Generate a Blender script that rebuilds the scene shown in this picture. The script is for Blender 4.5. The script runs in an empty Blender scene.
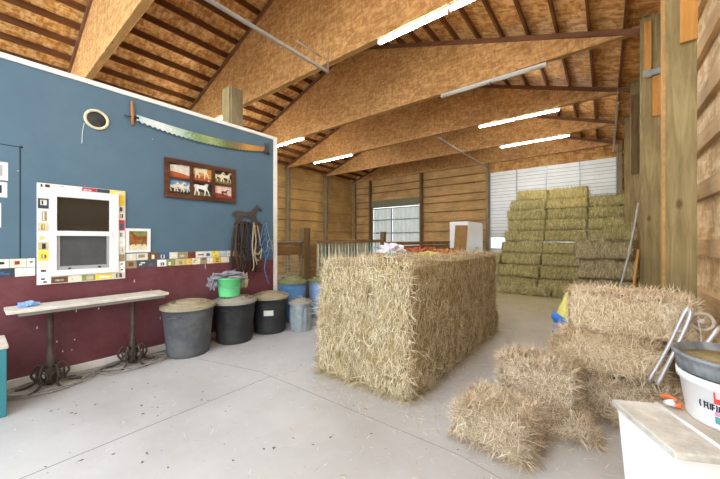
import bpy, math, random
from mathutils import Vector, Matrix, noise, Euler
S = bpy.context.scene
COL = S.collection
PI = math.pi
R = random.Random(7)

# ------------------------------------------------------------------ materials
def nodes(name):
    m = bpy.data.materials.new(name); m.use_nodes = True
    nt = m.node_tree; b = nt.nodes['Principled BSDF']
    return m, nt, b
def N(nt, t, **kw):
    n = nt.nodes.new(t)
    for k, v in kw.items():
        if k in n.inputs: n.inputs[k].default_value = v
        else: setattr(n, k, v)
    return n
def rgb(c): return (c[0], c[1], c[2], 1)
def hx(h):
    def l(c): c /= 255; return c/12.92 if c <= .04045 else ((c+.055)/1.055)**2.4
    return tuple(l(int(h[i:i+2], 16)) for i in (0, 2, 4))
def ramp(nt, stops, fac):
    r = nt.nodes.new('ShaderNodeValToRGB'); e = r.color_ramp.elements
    e[0].position, e[0].color = stops[0][0], rgb(stops[0][1])
    e[1].position, e[1].color = stops[-1][0], rgb(stops[-1][1])
    for p, c in stops[1:-1]:
        x = e.new(p); x.color = rgb(c)
    nt.links.new(fac, r.inputs['Fac'])
    return r.outputs['Color']
def coords(nt, scale=(1, 1, 1)):
    tc = nt.nodes.new('ShaderNodeTexCoord'); mp = nt.nodes.new('ShaderNodeMapping')
    mp.inputs['Scale'].default_value = scale
    nt.links.new(tc.outputs['Object'], mp.inputs['Vector'])
    return mp.outputs['Vector']
def bump(nt, b, h, strength, dist=.01):
    n = N(nt, 'ShaderNodeBump', Strength=strength, Distance=dist)
    nt.links.new(h, n.inputs['Height']); nt.links.new(n.outputs['Normal'], b.inputs['Normal'])
def plain(name, c, rough=.6, var=.12, scale=6, stretch=(1, 1, 1), metal=0, bmp=0, spec=.3, dirt=None, dirt_amt=.5):
    """base colour with soft noise variation, optional dirt patches"""
    m, nt, b = nodes(name)
    v = coords(nt, stretch)
    n = N(nt, 'ShaderNodeTexNoise', Scale=scale, Detail=6.0, Roughness=.6); nt.links.new(v, n.inputs['Vector'])
    lo = tuple(x*(1-var) for x in c); hi = tuple(min(1, x*(1+var)) for x in c)
    col = ramp(nt, [(.3, lo), (.7, hi)], n.outputs['Fac'])
    if dirt:
        n2 = N(nt, 'ShaderNodeTexNoise', Scale=scale*.6, Detail=8.0, Roughness=.7); nt.links.new(v, n2.inputs['Vector'])
        f = ramp(nt, [(.5-.12*dirt_amt, (0, 0, 0)), (.75, (dirt_amt,)*3)], n2.outputs['Fac'])
        mx = N(nt, 'ShaderNodeMix', data_type='RGBA'); nt.links.new(f, mx.inputs['Factor'])
        nt.links.new(col, mx.inputs['A']); mx.inputs['B'].default_value = rgb(dirt); col = mx.outputs['Result']
    nt.links.new(col, b.inputs['Base Color'])
    b.inputs['Roughness'].default_value = rough; b.inputs['Metallic'].default_value = metal
    b.inputs['Specular IOR Level'].default_value = spec
    if bmp: bump(nt, b, n.outputs['Fac'], bmp)
    return m
def wood(name, c1, c2, c3, axis='Z', scale=3.0, rough=.7, knots=True):
    m, nt, b = nodes(name)
    st = {'X': (.09, 1, 1), 'Y': (1, .09, 1), 'Z': (1, 1, .09)}[axis]
    v = coords(nt, st)
    n = N(nt, 'ShaderNodeTexNoise', Scale=scale*7, Detail=7.0, Roughness=.65, Distortion=.8); nt.links.new(v, n.inputs['Vector'])
    col = ramp(nt, [(.28, c1), (.5, c2), (.72, c3)], n.outputs['Fac'])
    n3 = N(nt, 'ShaderNodeTexNoise', Scale=1.3, Detail=3.0); nt.links.new(coords(nt), n3.inputs['Vector'])
    f3 = ramp(nt, [(.35, (.72, .72, .72)), (.65, (1.0, 1.0, 1.0))], n3.outputs['Fac'])
    mm = N(nt, 'ShaderNodeMix', data_type='RGBA', blend_type='MULTIPLY'); mm.inputs['Factor'].default_value = 1
    nt.links.new(col, mm.inputs['A']); nt.links.new(f3, mm.inputs['B']); col = mm.outputs['Result']
    if knots:
        st2 = {'X': (.5, 1, 1), 'Y': (1, .5, 1), 'Z': (1, 1, .5)}[axis]
        vo = N(nt, 'ShaderNodeTexVoronoi', Scale=4.0); nt.links.new(coords(nt, st2), vo.inputs['Vector'])
        f = ramp(nt, [(.05, (.35, .25, .18)), (.12, (1, 1, 1))], vo.outputs['Distance'])
        mk = N(nt, 'ShaderNodeMix', data_type='RGBA', blend_type='MULTIPLY'); mk.inputs['Factor'].default_value = .8
        nt.links.new(col, mk.inputs['A']); nt.links.new(f, mk.inputs['B']); col = mk.outputs['Result']
    nt.links.new(col, b.inputs['Base Color']); b.inputs['Roughness'].default_value = rough
    b.inputs['Specular IOR Level'].default_value = .25
    bump(nt, b, n.outputs['Fac'], .25, .004)
    return m
def osb(name, dark, mid, light, scale=16, plane='XZ'):
    """oriented strand board: two layers of stretched voronoi flakes"""
    m, nt, b = nodes(name)
    tc = nt.nodes.new('ShaderNodeTexCoord')
    outs = []
    for rot, st, sc in ((.5, (.35, 1, 1), scale), (-.7, (1, 1, .35), scale*1.3), (1.2, (.35, .6, 1), scale*.9)):
        mp = nt.nodes.new('ShaderNodeMapping')
        mp.inputs['Rotation'].default_value = (0, rot, 0) if plane == 'XZ' else (rot, 0, 0) if plane == 'YZ' else (0, 0, rot)
        mp.inputs['Scale'].default_value = st if plane == 'XZ' else (st[1], st[0], st[2]) if plane == 'YZ' else (st[0], st[2], st[1])
        nt.links.new(tc.outputs['Object'], mp.inputs['Vector'])
        dn = N(nt, 'ShaderNodeTexNoise', Scale=9.0, Detail=2.0); nt.links.new(tc.outputs['Object'], dn.inputs['Vector'])
        ad = N(nt, 'ShaderNodeVectorMath', operation='MULTIPLY_ADD'); ad.inputs[1].default_value = (.022, .022, .022)
        nt.links.new(dn.outputs['Color'], ad.inputs[0]); nt.links.new(mp.outputs['Vector'], ad.inputs[2])
        vo = N(nt, 'ShaderNodeTexVoronoi', Scale=sc); nt.links.new(ad.outputs['Vector'], vo.inputs['Vector'])
        sp = nt.nodes.new('ShaderNodeSeparateColor'); nt.links.new(vo.outputs['Color'], sp.inputs['Color'])
        outs.append(sp.outputs['Red'])
    a = N(nt, 'ShaderNodeMath', operation='ADD'); nt.links.new(outs[0], a.inputs[0]); nt.links.new(outs[1], a.inputs[1])
    a2 = N(nt, 'ShaderNodeMath', operation='ADD'); nt.links.new(a.outputs[0], a2.inputs[0]); nt.links.new(outs[2], a2.inputs[1])
    d = N(nt, 'ShaderNodeMath', operation='DIVIDE'); nt.links.new(a2.outputs[0], d.inputs[0]); d.inputs[1].default_value = 3
    col = ramp(nt, [(.26, dark), (.5, mid), (.74, light)], d.outputs[0])
    n3 = N(nt, 'ShaderNodeTexNoise', Scale=.9, Detail=4.0); nt.links.new(tc.outputs['Object'], n3.inputs['Vector'])
    f3 = ramp(nt, [(.35, (.78, .74, .7)), (.65, (1, 1, 1))], n3.outputs['Fac'])
    mm = N(nt, 'ShaderNodeMix', data_type='RGBA', blend_type='MULTIPLY'); mm.inputs['Factor'].default_value = 1
    nt.links.new(col, mm.inputs['A']); nt.links.new(f3, mm.inputs['B'])
    nt.links.new(mm.outputs['Result'], b.inputs['Base Color'])
    b.inputs['Roughness'].default_value = .65; b.inputs['Specular IOR Level'].default_value = .25
    return m
def straw(name, dark, mid, light):
    """strand colour from the random value of each stem"""
    m, nt, b = nodes(name)
    g = nt.nodes.new('ShaderNodeNewGeometry')
    col = ramp(nt, [(0, dark), (.45, mid), (1, light)], g.outputs['Random Per Island'])
    nt.links.new(col, b.inputs['Base Color']); b.inputs['Roughness'].default_value = .6
    b.inputs['Specular IOR Level'].default_value = .2
    return m
def strawbody(name, dark, mid, light, stretch=(1, 1, .25), scale=16):
    m, nt, b = nodes(name)
    v = coords(nt, stretch)
    n = N(nt, 'ShaderNodeTexNoise', Scale=scale, Detail=9.0, Roughness=.75, Distortion=1.4); nt.links.new(v, n.inputs['Vector'])
    col = ramp(nt, [(.3, dark), (.52, mid), (.72, light)], n.outputs['Fac'])
    nt.links.new(col, b.inputs['Base Color']); b.inputs['Roughness'].default_value = .85
    b.inputs['Specular IOR Level'].default_value = .1
    bump(nt, b, n.outputs['Fac'], .8, .03)
    return m
def emit(name, c, s):
    m, nt, b = nodes(name)
    b.inputs['Base Color'].default_value = rgb(c)
    b.inputs['Emission Color'].default_value = rgb(c); b.inputs['Emission Strength'].default_value = s
    return m
def glassy(name, c, rough=.08, trans=0.0):
    m, nt, b = nodes(name)
    b.inputs['Base Color'].default_value = rgb(c); b.inputs['Roughness'].default_value = rough
    b.inputs['Transmission Weight'].default_value = trans
    return m

def concrete():
    m, nt, b = nodes('painted_concrete')
    v = coords(nt)
    n = N(nt, 'ShaderNodeTexNoise', Scale=.8, Detail=8.0, Roughness=.6); nt.links.new(v, n.inputs['Vector'])
    col = ramp(nt, [(.3, hx('a2a2a1')), (.55, hx('b4b5b7')), (.75, hx('c0c1c3'))], n.outputs['Fac'])
    # worn specks and scuffs
    n2 = N(nt, 'ShaderNodeTexNoise', Scale=26.0, Detail=5.0, Roughness=.7); nt.links.new(v, n2.inputs['Vector'])
    f = ramp(nt, [(.66, (0, 0, 0)), (.72, (1, 1, 1))], n2.outputs['Fac'])
    n4 = N(nt, 'ShaderNodeTexNoise', Scale=1.7, Detail=3.0); nt.links.new(v, n4.inputs['Vector'])
    f4 = ramp(nt, [(.45, (0, 0, 0)), (.65, (.6, .6, .6))], n4.outputs['Fac'])
    mu = N(nt, 'ShaderNodeMath', operation='MULTIPLY'); nt.links.new(f, mu.inputs[0]); nt.links.new(f4, mu.inputs[1])
    mx = N(nt, 'ShaderNodeMix', data_type='RGBA'); nt.links.new(mu.outputs[0], mx.inputs['Factor'])
    nt.links.new(col, mx.inputs['A']); mx.inputs['B'].default_value = rgb(hx('6f6558')); col = mx.outputs['Result']
    # dusty straw-coloured patches (chaff) towards the hay
    sp = nt.nodes.new('ShaderNodeSeparateXYZ'); nt.links.new(v, sp.inputs[0])
    mr = N(nt, 'ShaderNodeMapRange'); nt.links.new(sp.outputs['Y'], mr.inputs['Value'])
    mr.inputs['From Min'].default_value = 3.5; mr.inputs['From Max'].default_value = 8.5
    mr.inputs['To Min'].default_value = 0; mr.inputs['To Max'].default_value = 1.0
    n5 = N(nt, 'ShaderNodeTexNoise', Scale=2.2, Detail=6.0); nt.links.new(v, n5.inputs['Vector'])
    f5 = ramp(nt, [(.3, (.4, .4, .4)), (.6, (1, 1, 1))], n5.outputs['Fac'])
    mu2 = N(nt, 'ShaderNodeMath', operation='MULTIPLY'); nt.links.new(mr.outputs['Result'], mu2.inputs[0]); nt.links.new(f5, mu2.inputs[1])
    mx2 = N(nt, 'ShaderNodeMix', data_type='RGBA'); nt.links.new(mu2.outputs[0], mx2.inputs['Factor'])
    nt.links.new(col, mx2.inputs['A']); mx2.inputs['B'].default_value = rgb(hx('a69a68')); col = mx2.outputs['Result']
    # brown tint growing towards the blue wall
    mr3 = N(nt, 'ShaderNodeMapRange'); nt.links.new(sp.outputs['X'], mr3.inputs['Value'])
    mr3.inputs['From Min'].default_value = -4.1; mr3.inputs['From Max'].default_value = -4.6
    mr3.inputs['To Min'].default_value = 0; mr3.inputs['To Max'].default_value = .8
    mu3 = N(nt, 'ShaderNodeMath', operation='MULTIPLY'); nt.links.new(mr3.outputs['Result'], mu3.inputs[0]); nt.links.new(f5, mu3.inputs[1])
    mx3 = N(nt, 'ShaderNodeMix', data_type='RGBA'); nt.links.new(mu3.outputs[0], mx3.inputs['Factor'])
    nt.links.new(col, mx3.inputs['A']); mx3.inputs['B'].default_value = rgb(hx('8a7556')); col = mx3.outputs['Result']
    nt.links.new(col, b.inputs['Base Color']); b.inputs['Roughness'].default_value = .5
    b.inputs['Specular IOR Level'].default_value = .3
    bump(nt, b, n2.outputs['Fac'], .06, .004)
    return m

M = {}
M['floor'] = concrete()
M['osb_truss'] = osb('osb_truss', hx('b18450'), hx('c99a61'), hx('dcb27c'), 26, 'XZ')
M['osb_deck'] = osb('osb_deck', hx('b57d40'), hx('dba45e'), hx('efc78c'), 17, 'XY')
M['osb_wall'] = osb('osb_wall', hx('cbaa78'), hx('e3c99d'), hx('f0deba'), 20, 'YZ')
M['osb_back'] = osb('osb_back', hx('9a6a34'), hx('b98a4c'), hx('d0a569'), 13, 'XZ')
M['plank_back'] = wood('plank_back', hx('a98252'), hx('c59e68'), hx('d9b783'), 'X', 2.2)
M['plank_left'] = wood('plank_left', hx('b58d4c'), hx('cda765'), hx('dcbb7d'), 'Y', 2.2)
M['girt'] = wood('girt_wood', hx('7d5630'), hx('97703f'), hx('ab8450'), 'X', 3)
M['girt_y'] = wood('girt_wood_side', hx('bd9c6f'), hx('d0b184'), hx('dfc49a'), 'Y', 3)
M['post'] = wood('post_wood', hx('7a6a45'), hx('94835a'), hx('ab9a6f'), 'Z', 2.4)
M['post_grey'] = wood('post_grey_wood', hx('6d6148'), hx('8a7d60'), hx('a39779'), 'Z', 2.4)
M['post_brown'] = wood('post_brown', hx('54422a'), hx('6f5838'), hx('84704c'), 'Z', 2.4)
M['orange_wood'] = wood('orange_wood', hx('b07838'), hx('c58d48'), hx('d3a05e'), 'Z', 2.4)
M['purlin'] = wood('purlin_wood', hx('5f3a20'), hx('74492a'), hx('855837'), 'Y', 3)
M['nailer'] = wood('nailer_wood', hx('6e4a35'), hx('80583f'), hx('936a4e'), 'X', 3)
M['rail_x'] = wood('rail_wood', hx('6b5030'), hx('846540'), hx('9a7b52'), 'Y', 2.6)
M['chord'] = wood('chord_wood', hx('a5804d'), hx('b88f58'), hx('c7a06a'), 'X', 3)
M['blue'] = plain('blue_paint', hx('506a7c'), .55, .08, 1.4, dirt=hx('657d8d'), dirt_amt=.35)
M['maroon'] = plain('maroon_paint', hx('64343a'), .5, .1, 1.6, dirt=hx('876068'), dirt_amt=.55)
M['whitetrim'] = plain('white_trim', hx('e8e6df'), .5, .05, 4, dirt=hx('b9ad97'), dirt_amt=.45)
M['basetrim'] = plain('base_trim', hx('d5d0cc'), .6, .08, 4, dirt=hx('94857a'), dirt_amt=.5)
M['seam'] = plain('dark_seam', hx('22303c'), .8)
M['whiteplastic'] = plain('white_vinyl', hx('dfe0e2'), .35, .03, 3)
M['greyalu'] = plain('grey_screen_frame', hx('9fa1a4'), .4, .06, 5)
M['darkglass'] = glassy('dark_glass', hx('2a2620'), .06)
M['screen'] = plain('insect_screen', hx('4a4c4e'), .55, .15, 5, dirt=hx('7b7d80'), dirt_amt=.35)
M['black'] = plain('black_plastic', hx('2b2c2f'), .45, .15, 5, dirt=hx('6a6862'), dirt_amt=.3)
M['charcoal'] = plain('charcoal_plastic', hx('4c4f54'), .5, .15, 4, dirt=hx('8b8a86'), dirt_amt=.5)
M['lid'] = plain('dusty_lid', hx('8f8770'), .7, .2, 7, dirt=hx('b1a68b'), dirt_amt=.7)
M['lidgrey'] = plain('dusty_grey_lid', hx('8d8b82'), .65, .2, 7, dirt=hx('a99f87'), dirt_amt=.7)
M['oliveline'] = plain('olive_lid', hx('6f7350'), .6, .15, 6, dirt=hx('8f8a66'), dirt_amt=.6)
M['bluetub'] = plain('blue_plastic', hx('5b86b8'), .45, .1, 5)
M['bluetub2'] = plain('pale_blue_plastic', hx('86a8d6'), .45, .1, 5)
M['bluetub_dark'] = plain('blue_grey_plastic', hx('3f5769'), .45, .1, 5)
M['galv'] = plain('galvanised', hx('9aa5ab'), .38, .16, 9, metal=.35, dirt=hx('7b8488'), dirt_amt=.4)
M['galvpipe'] = plain('galvanised_pipe', hx('b4b5b2'), .4, .1, 9, metal=.6)
M['green'] = plain('green_plastic', hx('6fdc92'), .4, .08, 5)
M['cloth'] = plain('grey_cloth', hx('8f8e97'), .9, .25, 9, bmp=.3)
M['cloth_tan'] = plain('tan_cloth', hx('b8ad99'), .9, .15, 9, bmp=.3)
M['iron'] = plain('rusty_iron', hx('453b35'), .6, .25, 9, metal=.4, dirt=hx('75695b'), dirt_amt=.5)
M['benchtop'] = plain('worn_white_board', hx('d3cfc6'), .6, .08, 5, dirt=hx('9c9183'), dirt_amt=.6)
M['benchside'] = plain('bench_edge', hx('8f8a80'), .7, .15, 5)
M['teal'] = plain('teal_paint', hx('377b85'), .5, .08, 3)
M['walnut'] = wood('walnut_frame', hx('3f2418'), hx('573423'), hx('6b4430'), 'Y', 3, knots=False)
M['sawmetal'] = plain('saw_metal', hx('6d6a62'), .5, .15, 8, metal=.3)
M['handle_wood'] = plain('handle_wood', hx('a9743e'), .6, .2, 8)
M['leather'] = plain('brown_leather', hx('503523'), .6, .3, 12)
M['leather_dark'] = plain('dark_leather', hx('2e2622'), .6, .3, 12)
M['rope_grey'] = plain('grey_rope', hx('8c8a88'), .9, .25, 30)
M['rope_blue'] = plain('blue_rope', hx('4a6f9f'), .9, .3, 30)
M['rope_tan'] = plain('tan_rope', hx('a5977c'), .9, .25, 30)
M['pewter'] = plain('pewter', hx('575250'), .5, .2, 10, metal=.5)
M['door_white'] = plain('door_white', hx('e6ebec'), .45, .05, 2)
M['door_line'] = plain('door_line', hx('7d8588'), .6)
M['cabinet_white'] = plain('cabinet_white', hx('e6ebf0'), .4, .03, 2)
M['brownboard'] = plain('brown_board', hx('94703f'), .7, .12, 5)
M['header'] = plain('grey_green_header', hx('77755c'), .7, .1, 3)
M['bag'] = plain('white_film', hx('dcdcea'), .35, .08, 9)
M['red'] = plain('red_net', hx('b4553a'), .7, .25, 12)
M['orangenet'] = plain('orange_net', hx('b9743a'), .7, .2, 12)
M['yellowgreen'] = plain('yellow_green', hx('c9c46a'), .6, .15, 12)
M['tarp_blue'] = plain('tarp_blue', hx('2f6fc0'), .5, .15, 6)
M['tarp_yellow'] = plain('tarp_yellow', hx('d3cf72'), .55, .08, 6)
M['binwhite'] = plain('white_bin', hx('f1f2f4'), .35, .03, 3)
M['binlid'] = plain('dirty_white_lid', hx('d6d4ce'), .5, .1, 9, dirt=hx('857d6e'), dirt_amt=1.0)
M['binlid_dirty'] = plain('dusty_lid_flap', hx('bdb6a8'), .6, .1, 6, dirt=hx('8d8373'), dirt_amt=.7)
M['pail'] = plain('white_pail', hx('eceef3'), .35, .04, 4)
M['greytub'] = plain('scuffed_grey_rubber', hx('5f6368'), .55, .3, 16, (1, 1, .4), dirt=hx('a9adb3'), dirt_amt=.8)
M['feed'] = plain('feed', hx('8f8058'), .9, .3, 40, bmp=.4)
M['orange'] = plain('orange_plastic', hx('e06a35'), .4)
M['aluminium'] = plain('aluminium', hx('c9c9cf'), .35, .1, 8, metal=.5)
M['wheelgrey'] = plain('wheel_grey', hx('b3a89a'), .6, .15, 8)
M['conduit'] = plain('grey_conduit', hx('a3a29c'), .5, .1, 8)
M['tube'] = emit('lit_tube', (1.0, .97, .93), 48)
M['tube_off'] = plain('unlit_tube', hx('d9d9d6'), .3, .02)
M['fixture'] = plain('fixture_white', hx('d5d5d0'), .4, .03)
M['barteal'] = plain('bar_teal', hx('7fa7a0'), .5, .15, 8)
M['barwhite'] = plain('bar_white', hx('b9c4be'), .5, .15, 8)
M['mesh'] = plain('wire', hx('a8a79f'), .5, .1, 8, metal=.3)
M['paper'] = plain('paper', hx('e3e6ea'), .8, .05, 6)
M['apron'] = plain('bounce_apron', hx('d9d5cd'), .9, .1, 3)  # kept pale so the unseen ground bounces more light to the ceiling
M['sticker'] = plain('sticker', hx('d7d7d2'), .6, .06, 20)
M['pink'] = plain('label_pink', hx('d68ab0'), .5)
M['redlabel'] = plain('label_red', hx('e2483f'), .5)
M['teallabel'] = plain('label_teal', hx('4c9d9c'), .5)
M['ringcream'] = plain('ring_cream', hx('d3ccb0'), .5, .06, 8)
M['joint'] = plain('joint_grey', hx('757472'), .9, .15, 9)
M['crumb'] = plain('dirt_crumb', hx('6d6255'), .9, .3, 30)
M['ink'] = plain('ink', hx('2b2b3d'), .6)
# translucent corrugated sheet / daylight glazing
def translucent(name, c, t):
    m, nt, b = nodes(name)
    b.inputs['Base Color'].default_value = rgb(c); b.inputs['Roughness'].default_value = .6
    tr = N(nt, 'ShaderNodeBsdfTranslucent'); tr.inputs['Color'].default_value = rgb(c)
    mx = N(nt, 'ShaderNodeMixShader'); mx.inputs[0].default_value = t
    nt.links.new(b.outputs[0], mx.inputs[1]); nt.links.new(tr.outputs[0], mx.inputs[2])
    nt.links.new(mx.outputs[0], nt.nodes['Material Output'].inputs[0])
    return m
M['corrug'] = translucent('corrugated_translucent', hx('c3cbc8'), .12)
M['pane'] = translucent('frosted_pane', hx('f6fbff'), .9)

ST_BIG = [straw('straw_big', hx('89775a'), hx('cbb992'), hx('eae0c6')), strawbody('straw_big_body', hx('574932'), hx('98865f'), hx('c0ae88'))]
ST_PALE = [straw('straw_pale', hx('98856a'), hx('d0bda0'), hx('eee2cd')), strawbody('straw_pale_body', hx('6d5c45'), hx('ad9878'), hx('cfbc9e'), (1, 1, 1))]
ST_GOLD = [straw('straw_gold', hx('b09a76'), hx('dfcaa8'), hx('f3e7d0')), strawbody('straw_gold_body', hx('907a58'), hx('c6ae88'), hx('e2cfae'), (1, 1, .6))]
ST_HAY = [straw('hay_green', hx('7c754a'), hx('b7ac7b'), hx('ddd3a6')), strawbody('hay_green_body', hx('554f2f'), hx('a0965f'), hx('c9be8c'), (3.2, 1, .35), 9)]
ST_HAYY = [straw('hay_yellow', hx('90834e'), hx('c9bb7e'), hx('e6dba8')), strawbody('hay_yellow_body', hx('6c6238'), hx('b3a569'), hx('d2c58e'), (3.2, 1, .35), 9)]
ST_HAYB = [straw('hay_brown', hx('776c50'), hx('b0a27e'), hx('d3c6a0')), strawbody('hay_brown_body', hx('584f38'), hx('988b68'), hx('bbae88'), (2.2, 1, .35), 9)]

# ------------------------------------------------------------------ geometry
class MB:
    def __init__(s): s.v = []; s.f = []; s.mi = []; s.mats = []; s.smooth = []
    def m(s, mat):
        if mat not in s.mats: s.mats.append(mat)
        return s.mats.index(mat)
    def add(s, vs, fs, mat=None, smooth=False):
        o = len(s.v); s.v += [tuple(p) for p in vs]
        k = s.m(mat) if mat else 0
        for f in fs:
            s.f.append(tuple(i+o for i in f)); s.mi.append(k); s.smooth.append(smooth)
        return s
    def box(s, x0, x1, y0, y1, z0, z1, mat=None, T=None):
        vs = [(x, y, z) for z in (z0, z1) for y in (y0, y1) for x in (x0, x1)]
        if T: vs = [T @ Vector(p) for p in vs]
        return s.add(vs, [(0, 2, 3, 1), (4, 5, 7, 6), (0, 1, 5, 4), (2, 6, 7, 3), (0, 4, 6, 2), (1, 3, 7, 5)], mat)
    def bar(s, a, b, w, h, mat=None, up=(0, 0, 1)):
        a = Vector(a); b = Vector(b); d = (b-a).normalized(); u = Vector(up)
        sd = d.cross(u).normalized(); u = sd.cross(d)
        vs = [p+sd*i*w/2+u*j*h/2 for p in (a, b) for j in (-1, 1) for i in (-1, 1)]
        return s.add(vs, [(0, 2, 3, 1), (4, 5, 7, 6), (0, 1, 5, 4), (2, 6, 7, 3), (0, 4, 6, 2), (1, 3, 7, 5)], mat)
    def tube(s, path, r, n=8, mat=None, caps=True):
        P = [Vector(p) for p in path]; rs = r if isinstance(r, (list, tuple)) else [r]*len(P)
        vs = []; fs = []; prev = None
        for i, p in enumerate(P):
            d = (P[min(i+1, len(P)-1)]-P[max(i-1, 0)])
            if d.length < 1e-9: d = Vector((0, 0, 1))
            d.normalize()
            if prev is None:
                a = Vector((0, 0, 1)) if abs(d.z) < .9 else Vector((1, 0, 0))
                u = d.cross(a).normalized()
            else:
                u = prev - d*prev.dot(d)
                u = u.normalized() if u.length > 1e-6 else d.orthogonal().normalized()
            prev = u; w = d.cross(u)
            for k in range(n):
                t = 2*PI*k/n; vs.append(p+(u*math.cos(t)+w*math.sin(t))*rs[i])
        for i in range(len(P)-1):
            for k in range(n):
                a = i*n+k; b = i*n+(k+1) % n
                fs.append((a, b, b+n, a+n))
        if caps: fs += [tuple(reversed(range(n))), tuple((len(P)-1)*n+k for k in range(n))]
        return s.add(vs, fs, mat, True)
    def lathe(s, prof, c=(0, 0, 0), n=32, mat=None, axis='Z', smooth=True, close=True):
        vs = []; fs = []
        for r, z in prof:
            for k in range(n):
                t = 2*PI*k/n; p = (r*math.cos(t), r*math.sin(t), z)
                if axis == 'X': p = (p[2], p[0], p[1])
                if axis == 'Y': p = (p[1], p[2], p[0])
                vs.append((p[0]+c[0], p[1]+c[1], p[2]+c[2]))
        for i in range(len(prof)-1):
            for k in range(n):
                a = i*n+k; b = i*n+(k+1) % n; fs.append((a, b, b+n, a+n))
        if close: fs += [tuple(reversed(range(n))), tuple((len(prof)-1)*n+k for k in range(n))]
        return s.add(vs, fs, mat, smooth)
    def prism(s, poly, t0, t1, axis='X', mat=None):
        def P(a, b, t): return (t, a, b) if axis == 'X' else (a, t, b) if axis == 'Y' else (a, b, t)
        n = len(poly); vs = [P(a, b, t0) for a, b in poly]+[P(a, b, t1) for a, b in poly]
        fs = [tuple(range(n)), tuple(reversed(range(n, 2*n)))]+[(i, (i+1) % n, (i+1) % n+n, i+n) for i in range(n)]
        return s.add(vs, fs, mat)
    def build(s, name, mat=None, parent=None, base=None, bevel=0, kind=None, label=None, world=True):
        if base is None:
            if parent is not None: base = WORLD[parent.name]
            elif world:
                xs = [p[0] for p in s.v]; ys = [p[1] for p in s.v]; zs = [p[2] for p in s.v]
                base = ((min(xs)+max(xs))/2, (min(ys)+max(ys))/2, min(zs))
            else: base = (0, 0, 0)
        me = bpy.data.meshes.new(name)
        me.from_pydata([(x-base[0], y-base[1], z-base[2]) for x, y, z in s.v], [], s.f)
        for q in (s.mats or [mat]): me.materials.append(M[q] if isinstance(q, str) else q)
        if s.mats: me.polygons.foreach_set('material_index', s.mi)
        me.polygons.foreach_set('use_smooth', s.smooth)
        me.update()
        import bmesh
        if len(me.polygons) < 4000:
            bm = bmesh.new(); bm.from_mesh(me); bmesh.ops.recalc_face_normals(bm, faces=bm.faces); bm.to_mesh(me); bm.free()
        o = bpy.data.objects.new(name, me); COL.objects.link(o)
        if parent is not None: o.parent = parent
        else: o.location = base
        WORLD[o.name] = tuple(base)
        if bevel:
            md = o.modifiers.new('bevel', 'BEVEL'); md.width = bevel; md.segments = 2; md.limit_method = 'ANGLE'
        if kind: o['kind'] = kind
        if label: o['label'] = label
        return o
WORLD = {}
def empty(name, loc):
    o = bpy.data.objects.new(name, None); COL.objects.link(o); o.location = loc; o.empty_display_size = .1
    WORLD[o.name] = tuple(loc); return o
def tag(o, label, cat, group=None, kind=None):
    o['label'] = label; o['category'] = cat
    if group: o['group'] = group
    if kind: o['kind'] = kind
    return o
def struct(o, label=None):
    o['kind'] = 'structure'
    if label: o['label'] = label
    return o
def box(name, x0, x1, y0, y1, z0, z1, mat, parent=None, bevel=0, **k):
    return MB().box(x0, x1, y0, y1, z0, z1).build(name, mat, parent, bevel=bevel, **k)
def arc(c, r, a0, a1, n, plane='YZ'):
    out = []
    for i in range(n+1):
        t = a0+(a1-a0)*i/n; p, q = r*math.cos(t), r*math.sin(t)
        out.append((c[0], c[1]+p, c[2]+q) if plane == 'YZ' else (c[0]+p, c[1], c[2]+q) if plane == 'XZ' else (c[0]+p, c[1]+q, c[2]))
    return out
def smooth_path(pts, k=6):
    P = [Vector(p) for p in pts]; out = []
    for i in range(len(P)-1):
        p0, p1, p2, p3 = P[max(i-1, 0)], P[i], P[i+1], P[min(i+2, len(P)-1)]
        for j in range(k):
            t = j/k
            out.append(.5*((2*p1)+(p2-p0)*t+(2*p0-5*p1+4*p2-p3)*t*t+(3*p1-p0-3*p2+p3)*t**3))
    out.append(P[-1]); return out

# ------------------------------------------------------------------ setting
XL, XR, YB = -11.6, .80, 13.95
struct(box('floor', XL-.2, XR+.2, -1.6, YB+.3, -.15, 0, 'floor', base=(0, 0, 0)))
struct(box('ground', XL-14, XR+14, -20, -1.6, -.25, -.06, 'apron'))  # unseen ground outside the open front, laid to bounce light upward
struct(box('ground', XL-14, XR+14, YB+.3, 34, -.25, -.06, 'apron'))
# joints in the slab
j = MB()
j.box(-2.878, -2.872, -1.5, 2.06, .0004, .0012); struct(j.build('floor_joint', 'joint'))
j = MB()
pts = [(-4.0, 1.80), (-3.05, 2.06), (-1.9, 2.09), (-.79, 2.12), (-.5, 2.07), (.0, 2.05)]
for a, b in zip(pts, pts[1:]): j.bar((a[0], a[1], .0008), (b[0], b[1], .0008), .004, .0008)
struct(j.build('floor_joint', 'joint'))

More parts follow.
